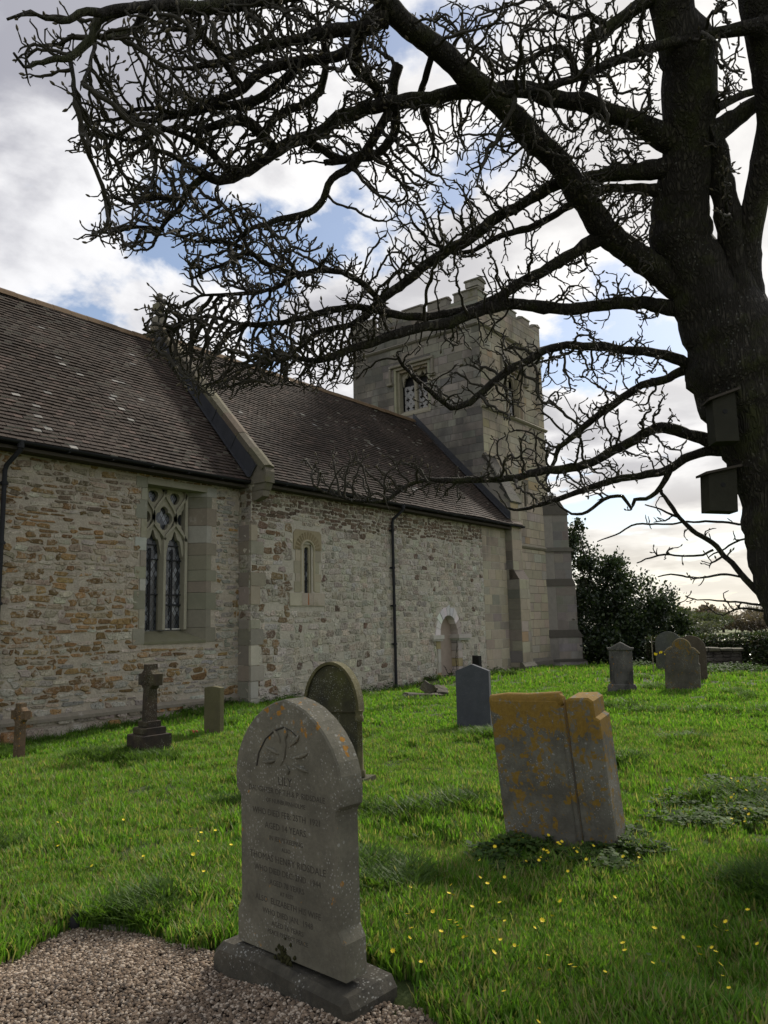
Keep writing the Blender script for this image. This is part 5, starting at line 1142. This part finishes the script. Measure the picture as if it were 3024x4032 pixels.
# ------------------------------------------------------------------ the great bare tree
tree_base = along(1745, 1400, 7.5); tbx, tby = tree_base.x, tree_base.y; tz = gz(tbx, tby)
tree = empty('tree', (tbx, tby, tz), 0, 'great gnarled bare tree leaning in from the right over the churchyard', 'tree')
TO = Vector((tbx, tby, tz))
def tdep(x, y, off=0.0):
    return max(4.9, 7.45-.0014*max(0, 1480-x))+off
def smooth_path(P, R, step=.05, wob=.0, seed=0):
    """Catmull-Rom through 3-D points, resampled, with bumpy radius"""
    out = []; rad = []; n = len(P)
    for i in range(n-1):
        p0, p1, p2, p3 = P[max(i-1, 0)], P[i], P[i+1], P[min(i+2, n-1)]; m = max(2, int((p2-p1).length/step))
        for k in range(m):
            t = k/m; q = .5*((2*p1)+(p2-p0)*t+(2*p0-5*p1+4*p2-p3)*t*t+(3*p1-p0-3*p2+p3)*t**3); r = R[i]+(R[i+1]-R[i])*t
            if wob: q = q+Vector((mnoise.noise(q*3+Vector((seed, 0, 0))), mnoise.noise(q*3+Vector((0, seed, 5))), mnoise.noise(q*3+Vector((9, 0, seed)))))*wob+Vector((mnoise.noise(q*11+Vector((seed, 3, 0))), mnoise.noise(q*11+Vector((0, seed, 8))), mnoise.noise(q*11+Vector((4, 0, seed)))))*wob*.45*(1 if r < .07 else .3)
            out.append(q); rad.append(r*(1+.10*mnoise.noise(q*6)+.07*mnoise.noise(q*15)))
    out.append(P[-1]); rad.append(R[-1]); return out, rad
PXM = lambda r, d: r*K/FPX*d                           # traced-pixel radius -> metres at distance d
def trunk_part(name, pts, n=26, off=0.0):
    P = [along(x, y, tdep(1480, 0)+(q[0] if q else 0)+off) for x, y, r, *q in pts]; R = [PXM(r, 7.45)*ray(x, y).normalized().dot(fw) for x, y, r, *q in pts]
    P, R = smooth_path(P, R, .06)
    mb = MB(); m = len(P); V = []
    a = Vector((1, 0, 0))
    for i in range(m):
        t = (P[min(i+1, m-1)]-P[max(i-1, 0)]).normalized(); a = (a-t*a.dot(t)).normalized(); b = t.cross(a)
        for k in range(n):
            an = 2*math.pi*k/n; d = a*math.cos(an)+b*math.sin(an); q = P[i]+d*R[i]; rr_ = R[i]*(1+.06*mnoise.noise(q*2.2)+.06*mnoise.noise(q*7)+.03*mnoise.noise(q*19)+.015*math.sin(an*9+i*.06)); V.append(P[i]+d*rr_-TO)
    mb.add(V, [(i*n+k, i*n+(k+1) % n, (i+1)*n+(k+1) % n, (i+1)*n+k) for i in range(m-1) for k in range(n)], (1, 1, 1), True); mb.add(V[-n:], [tuple(range(n))])
    return mb.build(name, M['bark'], tree)
base_pt = [(1880, 1800, 150), (1850, 1640, 112), (1805, 1470, 98), (1770, 1365, 94), (1747, 1313, 93), (1724, 1230, 93), (1712, 1134, 94), (1700, 1060, 97), (1670, 955, 102), (1622, 860, 106), (1590, 770, 108), (1572, 690, 92), (1560, 640, 70)]
trunk_part('trunk', base_pt)
trunk_part('stem', [(1600, 800, 100), (1560, 720, 84), (1528, 650, 70), (1505, 590, 60), (1472, 520, 64), (1470, 440, 58), (1480, 370, 54), (1486, 300, 52), (1490, 230, 55), (1488, 160, 55), (1482, 100, 58), (1456, 40, 46), (1445, -60, 44), (1440, -160, 40), (1450, -300, 34)])
trunk_part('stem', [(1625, 800, 90), (1618, 720, 62), (1608, 640, 42), (1609, 550, 34), (1629, 450, 26), (1650, 350, 28), (1664, 280, 30), (1664, 200, 32), (1650, 110, 34), (1636, 10, 36), (1632, -60, 36), (1640, -180, 34)], off=.1)
limbs = [  # x, y, radius in traced pixels; last value: extra distance at the tip
 ([(1600,650,34),(1586,560,27),(1570,450,28),(1556,380,26),(1545,330,28),(1515,270,30)], .1),
 ([(1520,300,26),(1560,275,22),(1600,245,19),(1660,205,18)], .3), ([(1545,240,9),(1580,215,8),(1640,190,8)], .5),
 ([(1540,675,46),(1490,630,36),(1440,600,31),(1380,555,29),(1310,500,30),(1262,432,28),(1205,352,28),(1150,300,27),(1100,245,27),(1045,192,26),(1000,155,26),(940,102,25),(880,55,25),(832,0,26),(800,-60,25)], -.35),
 ([(1470,300,30),(1430,294,26),(1390,275,23),(1345,252,22),(1290,235,20),(1200,212,19),(1100,196,18),(1000,198,17),(920,212,17),(842,222,16),(780,238,15),(730,258,14),(690,284,14),(645,300,13),(600,325,13),(560,350,12),(500,382,11),(455,380,10),(415,358,8),(375,335,6),(320,318,4)], -.3),
 ([(455,380,9),(420,396,9),(398,420,8),(385,455,7),(365,480,6),(352,500,5),(330,532,3)], -.1), ([(395,432,6),(340,430,5),(290,440,4),(240,425,3)], -.1), ([(352,492,5),(300,485,4),(250,500,3),(205,500,2)], 0),
 ([(645,300,9),(690,320,9),(740,345,9),(770,335,8),(830,330,7)], .1),
 ([(1520,665,26),(1460,667,17),(1380,657,14),(1280,660,13),(1200,667,13),(1131,656,14),(1058,668,14),(986,690,13),(931,706,12),(858,718,11),(800,738,10),(740,760,9),(690,775,7),(640,772,6),(590,778,4)], -.5),
 ([(1310,500,20),(1244,545,14),(1179,580,13),(1129,610,12),(1058,650,11),(985,678,10),(920,684,9),(840,676,9),(780,660,8),(720,668,8),(650,690,7),(590,700,6),(520,705,5),(450,690,4),(380,700,3)], -.2),
 ([(840,676,8),(800,630,7),(760,600,7),(710,580,7),(640,590,7),(580,570,6),(540,545,6),(500,560,5),(460,580,4),(420,600,3)], -.2), ([(640,590,6),(600,620,5),(550,630,5),(480,640,4),(430,640,3)], 0), ([(540,545,5),(515,500,5),(500,470,4),(480,440,3)], 0), ([(520,540,6),(480,520,5),(430,515,4),(390,510,3)], -.2),
 ([(1470,352,26),(1419,362,20),(1329,372,17),(1280,382,14),(1210,396,14),(1154,426,13),(1080,466,13),(1004,515,13),(930,566,12),(880,606,11),(830,646,10),(790,682,9),(750,704,7),(690,720,6),(640,745,5),(600,770,4)], .1),
 ([(1455,420,14),(1354,405,10),(1280,420,9),(1230,445,9),(1154,486,8),(1080,506,7),(1020,540,5),(980,548,4),(940,530,3)], .3),
 ([(1570,805,18),(1490,790,13),(1432,766,11),(1358,755,10),(1283,748,10),(1227,749,9),(1172,762,9),(1134,781,9),(1097,802,9),(1058,836,8),(1030,858,8),(1004,874,8),(978,880,7),(955,862,6),(931,844,6),(895,815,5),(870,790,4),(858,760,3)], -.3),
 ([(1570,818,16),(1490,798,12),(1432,820,9),(1387,832,9),(1339,864,9),(1283,905,8),(1246,938,7),(1209,968,6),(1198,995,5),(1180,1030,3)], .1),
 ([(1630,968,26),(1530,948,16),(1488,934,13),(1432,926,12),(1387,937,11),(1339,967,12),(1283,997,10),(1227,1012,10),(1153,1019,9),(1097,1030,8),(1058,1036,8),(985,1038,7),(931,1037,6),(891,1047,5),(855,1068,5),(829,1079,4),(767,1080,4),(713,1066,3),(676,1047,2)], -.3),
 ([(1650,985,24),(1590,974,15),(1525,978,11),(1488,989,10),(1450,1008,10),(1395,1027,9),(1320,1045,8),(1246,1064,7),(1190,1082,6),(1153,1096,4),(1100,1098,3)], .1),
 ([(1450,1008,8),(1440,1035,7),(1432,1053,6),(1406,1071,5),(1372,1077,5),(1363,1097,4),(1343,1072,4),(1305,1080,4),(1272,1105,4),(1235,1108,3),(1209,1094,2)], .2),
 ([(1655,55,16),(1590,64,12),(1515,82,12),(1430,98,11),(1330,132,11),(1270,160,10),(1215,178,9),(1160,192,8),(1100,205,7)], -.5),
 ([(1425,-20,16),(1370,20,13),(1310,62,12),(1275,90,12),(1270,140,9),(1262,180,8),(1245,215,6)], .2), ([(1310,62,8),(1270,30,6),(1240,40,5),(1190,20,4),(1160,-10,3)], .2), ([(1240,172,7),(1235,130,8),(1215,108,8),(1190,104,7),(1150,120,6),(1110,140,4),(1080,160,3)], .1),
 # canopy at the upper left
 ([(830,40,24),(770,62,17),(700,66,14),(640,85,12),(590,95,11),(530,118,9),(470,140,8),(420,150,6)], .0), ([(840,10,20),(800,45,18),(770,90,16),(770,140,15),(800,180,12),(830,222,10)], .0),
 ([(770,100,14),(720,120,12),(660,128,12),(600,140,12),(560,162,11),(530,195,11),(480,215,9),(440,225,8),(380,240,6),(320,235,5),(260,250,4),(205,262,3)], -.1), ([(660,128,10),(590,190,11),(530,230,11),(480,232,9),(420,240,8),(370,250,7),(310,262,5),(250,290,4),(190,290,3)], .1),
 ([(600,325,11),(570,290,12),(520,262,12),(470,275,10),(430,285,8),(390,270,6),(330,290,5),(270,300,4),(200,275,3)], .0), ([(530,195,9),(500,150,8),(470,110,8),(430,80,7),(390,62,6)], .1), ([(500,382,8),(470,340,8),(440,310,8),(400,290,7),(350,275,6)], -.2), ([(570,290,9),(600,250,9),(650,225,9),(690,190,9),(700,130,8),(690,60,8)], .1),
 ([(1260,432,10),(1180,330,5),(1140,300,4)], .3), ([(860,140,13),(850,190,12),(855,230,12),(850,290,11),(820,330,10),(760,345,9),(700,352,7)], -.1), ([(930,110,8),(920,160,8),(915,210,8),(918,260,6)], .1), ([(840,230,10),(800,300,10),(760,360,10),(720,385,8),(690,440,8),(640,470,7),(590,480,6),(540,490,5),(500,530,4)], -.3),
 ([(800,-60,22),(700,-40,20),(620,-15,18),(540,0,16),(470,10,15),(420,18,14),(350,8,13),(300,12,12),(250,18,11),(190,20,9),(150,42,7),(100,40,5),(70,32,4),(15,42,3)], -.7), ([(300,12,11),(250,30,10),(225,45,11),(205,80,10),(175,108,9),(150,120,8),(120,124,7),(75,134,5),(50,140,4),(30,115,3)], -.75), ([(150,122,6),(152,150,5),(153,185,4),(160,215,3)], -.75), ([(200,85,6),(196,120,4),(190,150,4),(176,178,3)], -.75), ([(330,10,9),(280,60,8),(240,75,8),(210,78,7)], -.7),
 # shoots low on the trunk
 ([(1700,1330,9),(1622,1262,7),(1580,1222,6),(1525,1168,6),(1469,1116,5),(1428,1058,4)], .0), ([(1690,1140,3.5),(1600,1131,3),(1500,1126,2.4),(1430,1130,2.4),(1376,1134,2.2),(1340,1152,1.8),(1290,1170,1.2)], .2), ([(1539,1187,3),(1495,1198,2.4),(1421,1201,2.2),(1376,1216,1.4)], .1), ([(1611,1250,3),(1581,1240,2.6),(1506,1246,2.4),(1460,1240,2),(1421,1246,1.4)], .1), ([(1730,1312,3.4),(1640,1308,3),(1600,1302,2.4),(1562,1296,2),(1506,1296,1.4)], .1), ([(1730,1326,3.4),(1642,1319,3),(1596,1316,2.4),(1575,1322,2),(1562,1330,1.4)], -.1), ([(1469,1116,3),(1432,1100,2),(1393,1090,1.4)], .1), ([(1680,1145,3),(1600,1165,2.4),(1560,1190,2),(1530,1205,1.2)], .1),
]
nodes = []; npar = []; nrad = []; ndir = []
for li, (pts, off) in enumerate(limbs):
    n = len(pts); L0 = abs(pts[0][0]-pts[-1][0])+1
    P = []; R = []
    start_off = 0.0
    if pts[0][0] < 1400:                                # side limb: start at its parent's depth
        q = min(((abs(p[0]-pts[0][0])+abs(p[1]-pts[0][1]), o2*min(1, abs(pl[0][0]-p[0])/(abs(pl[0][0]-pl[-1][0])+1))) for pl, o2 in limbs[:li] for p in pl), default=(0, 0)); start_off = q[1]
    for i, (x, y, r) in enumerate(pts):
        t = i/(n-1); d = tdep(x, y, start_off*(1-t)+off*t); P.append(along(x, y, d)); R.append(PXM(r, d)*ray(x, y).normalized().dot(fw)*.93)
    P, R = smooth_path(P, R, .045, .03 if R[0] < .12 else .02, li*3.1)
    if pts[0][0] > 1400 and R[0] > .03: R = [q*(1+.45*math.exp(-i/4)) for i, q in enumerate(R)]
    R = [q*(1+.16*max(0, mnoise.noise(p*9+Vector((li, 0, 0))))+.05*mnoise.noise(p*31)) for p, q in zip(P, R)]
    mb = MB(); mb.tube([p-TO for p in P], R, 12 if R[0] > .05 else 8); mb.build('branch' if li < len(limbs)-8 else 'shoot', M['bark'], tree)
    prev = -1
    for p, r in zip(P[::1], R[::1]):
        nodes.append(p); npar.append(prev); nrad.append(r); prev = len(nodes)-1
NL = len(nodes)
# twigs grown towards points scattered through the crown
zones = [([(260,50),(420,-10),(830,-10),(850,200),(780,300),(650,345),(540,395),(470,395),(400,470),(330,545),(270,555),(190,512),(240,440),(205,400),(230,360),(155,320),(160,280),(205,205),(240,140)], 4600, .55),
 ([(380,505),(430,440),(520,440),(600,470),(760,560),(850,640),(850,720),(700,760),(560,770),(420,710),(300,720),(330,640),(410,600),(380,545)], 2700, .5),
 ([(300,720),(400,690),(600,740),(760,720),(800,760),(780,830),(690,850),(560,840),(420,865),(360,790)], 1300, .45),
 ([(830,210),(1000,190),(1100,260),(1200,370),(1260,440),(1150,500),(1050,560),(900,640),(850,640),(830,520),(840,400),(800,300)], 800, .5),
 ([(900,20),(1000,0),(1420,-10),(1430,260),(1300,230),(1100,190),(980,110)], 800, .6), ([(1120,240),(1400,280),(1425,600),(1330,500),(1230,380)], 520, .6), ([(1060,560),(1300,520),(1440,620),(1450,660),(1060,640)], 180, .4),
 ([(860,760),(1000,720),(1100,690),(1460,690),(1480,1010),(1350,1080),(1180,1100),(1030,1050),(1080,900),(900,880)], 620, .5), ([(660,990),(760,960),(1000,1010),(1020,1080),(830,1090),(700,1080)], 150, .3),
 ([(1545,130),(1612,120),(1600,225),(1550,225)], 60, .5), ([(1535,0),(1590,0),(1585,55),(1535,50)], 30, .5), ([(1560,300),(1600,380),(1595,480),(1560,500)], 40, .5), ([(20,20),(200,30),(230,60),(190,160),(60,190)], 70, .25), ([(1290,1090),(1590,1110),(1630,1320),(1500,1310),(1400,1230)], 26, .12)]
rz_ = np.random.default_rng(3); att = []
for poly, n, jd in zones:
    n = int(n*1.2)
    pa = np.array(poly); lo, hi = pa.min(0), pa.max(0); c = 0
    while c < n:
        x = rz_.uniform(lo[0], hi[0], n); y = rz_.uniform(lo[1], hi[1], n); ok = poly_in(x, y, poly)
        for a, b in zip(x[ok], y[ok]):
            if c >= n: break
            if mnoise.noise(Vector((a*.012, b*.012, 5))) < -.32: c += .3; continue
            att.append(along(float(a), float(b), tdep(a, b)+float(rz_.normal(-.15, jd*.6)))); c += 1
rt_ = random.Random(8); STEP = .034; KILL = .070; INFL = .70
ndir = [Vector()]*len(nodes)
for i in range(NL):
    if npar[i] >= 0: ndir[i] = (nodes[i]-nodes[npar[i]]).normalized()
alive = list(range(len(att))); LEFT = -rt
for it in range(58):
    kd = kdtree.KDTree(len(nodes))
    for i, p in enumerate(nodes): kd.insert(p, i)
    kd.balance(); pull = {}; nxt = []
    for a in alive:
        co, i, d = kd.find(att[a])
        if d < KILL: continue
        nxt.append(a)
        if d < INFL: pull.setdefault(i, []).append((att[a]-co).normalized())
    alive = nxt
    if not pull: break
    for i, ds in pull.items():
        v = sum(ds, Vector())
        if v.length < .25*len(ds): v = rt_.choice(ds)
        v = v.normalized()+ndir[i]*(.75 if i >= NL else .45)+LEFT*.22+Vector((rt_.gauss(0, 1), rt_.gauss(0, 1), rt_.gauss(0, 1)))*.17+Vector((0, 0, .06)); v.normalize()
        nodes.append(nodes[i]+v*STEP*rt_.uniform(.8, 1.2)); npar.append(i); nrad.append(0); ndir.append(v)
# short side spurs give the knobbly, fishbone look
grown = len(nodes)
for i in range(NL, grown):
    if rt_.random() < .42:
        d = ndir[i]; sd_ = d.cross(fw).normalized()*rt_.choice((-1, 1)); v = (d*.65+sd_*.8+fw*rt_.gauss(0, .35)+Vector((0, 0, .18))).normalized(); q = i; n_ = rt_.choice((1, 1, 2, 2, 3, 4))
        for k in range(n_):
            v = (v+Vector((rt_.gauss(0, 1), rt_.gauss(0, 1), rt_.gauss(0, 1)))*.28).normalized(); nodes.append(nodes[q]+v*rt_.uniform(.020, .034)); npar.append(q); nrad.append(0); ndir.append(v); q = len(nodes)-1
for i in range(NL, len(nodes)):                        # gnarl
    p = nodes[i]; nodes[i] = p+Vector((mnoise.noise(p*13), mnoise.noise(p*13+Vector((7, 0, 0))), mnoise.noise(p*13+Vector((0, 9, 0)))))*.022
NN = len(nodes); kids = [[] for _ in range(NN)]
for i in range(NL, NN): kids[npar[i]].append(i)
TIP = .0048; acc = [0.0]*NN
order = sorted(range(NL, NN), reverse=True)
for i in order:
    a = acc[i] if kids[i] else TIP**2.6
    acc[i] = a; nrad[i] = min(a**(1/2.6), .030)
    if npar[i] >= NL: acc[npar[i]] += a
tw = MB(); bud = MB()
for i in range(NL, NN):
    p = npar[i]
    if p >= NL and max(kids[p], key=lambda q: nrad[q]) == i: continue      # not the start of a chain
    ch = [i]
    while kids[ch[-1]]: ch.append(max(kids[ch[-1]], key=lambda q: nrad[q]))
    P = [nodes[p]-TO]+[nodes[q]-TO for q in ch]; R = [min(nrad[i]*1.15, max(nrad[p], .006))]+[nrad[q]*(1+.30*mnoise.noise(nodes[q]*23)) for q in ch]
    R[-1] *= .55
    tw.tube(P, R, 5, cap=False)
    if rt_.random() < .40:
        d = (P[-1]-P[-2]).normalized(); d = (d+Vector((0, 0, .5))).normalized(); s_ = rt_.uniform(.6, 1.15)
        bud.tube([P[-1]-d*.004, P[-1]+d*.008*s_, P[-1]+d*.020*s_, P[-1]+d*.030*s_], [.004, .0085*s_, .007*s_, .0015], 5, cap=False)
tag(tw.build('twigs', M['twig'], tree), kind='stuff'); tag(bud.build('buds', M['bud'], tree), kind='stuff')
print('tree nodes', NL, NN, 'left', len(alive))

# nest boxes on the trunk
def nest_box(x, y, dist, w, h, rz, label, rx=0.0):
    q = along(x, y, dist); o = empty('nest_box', q, rz, label, 'nest box', 'nest boxes on the tree trunk'); o.rotation_euler = (rx, 0, rz)
    s = MB(); s.prism([(-w/2, 0), (w/2, 0), (w/2, h*1.12), (-w/2, h*.92)], FT, -.17, 0, bev=.004); s.build('box', M['box_wood'], o)
    s = MB(); s.prism([(-w/2-.035, h*.90), (w/2+.03, h*1.12), (w/2+.03, h*1.12+.02), (-w/2-.035, h*.90+.02)], FT, -.18, .04); s.build('roof', M['timber'], o)
    s = MB(); s.tube([FT(0, h*.66, .004), FT(0, h*.66, -.01)], .020, 12); s.build('entrance_hole', M['void'], o)  # solid black disc, the hole's inner shade put into its colour
nest_box(1572, 953, 6.86, .19, .38, R_(34), 'upper nest box, tucked behind twigs on the trunk')
nest_box(1564, 1104, 7.0, .24, .34, R_(38), 'lower nest box hanging against the sky on the left of the trunk', R_(3))
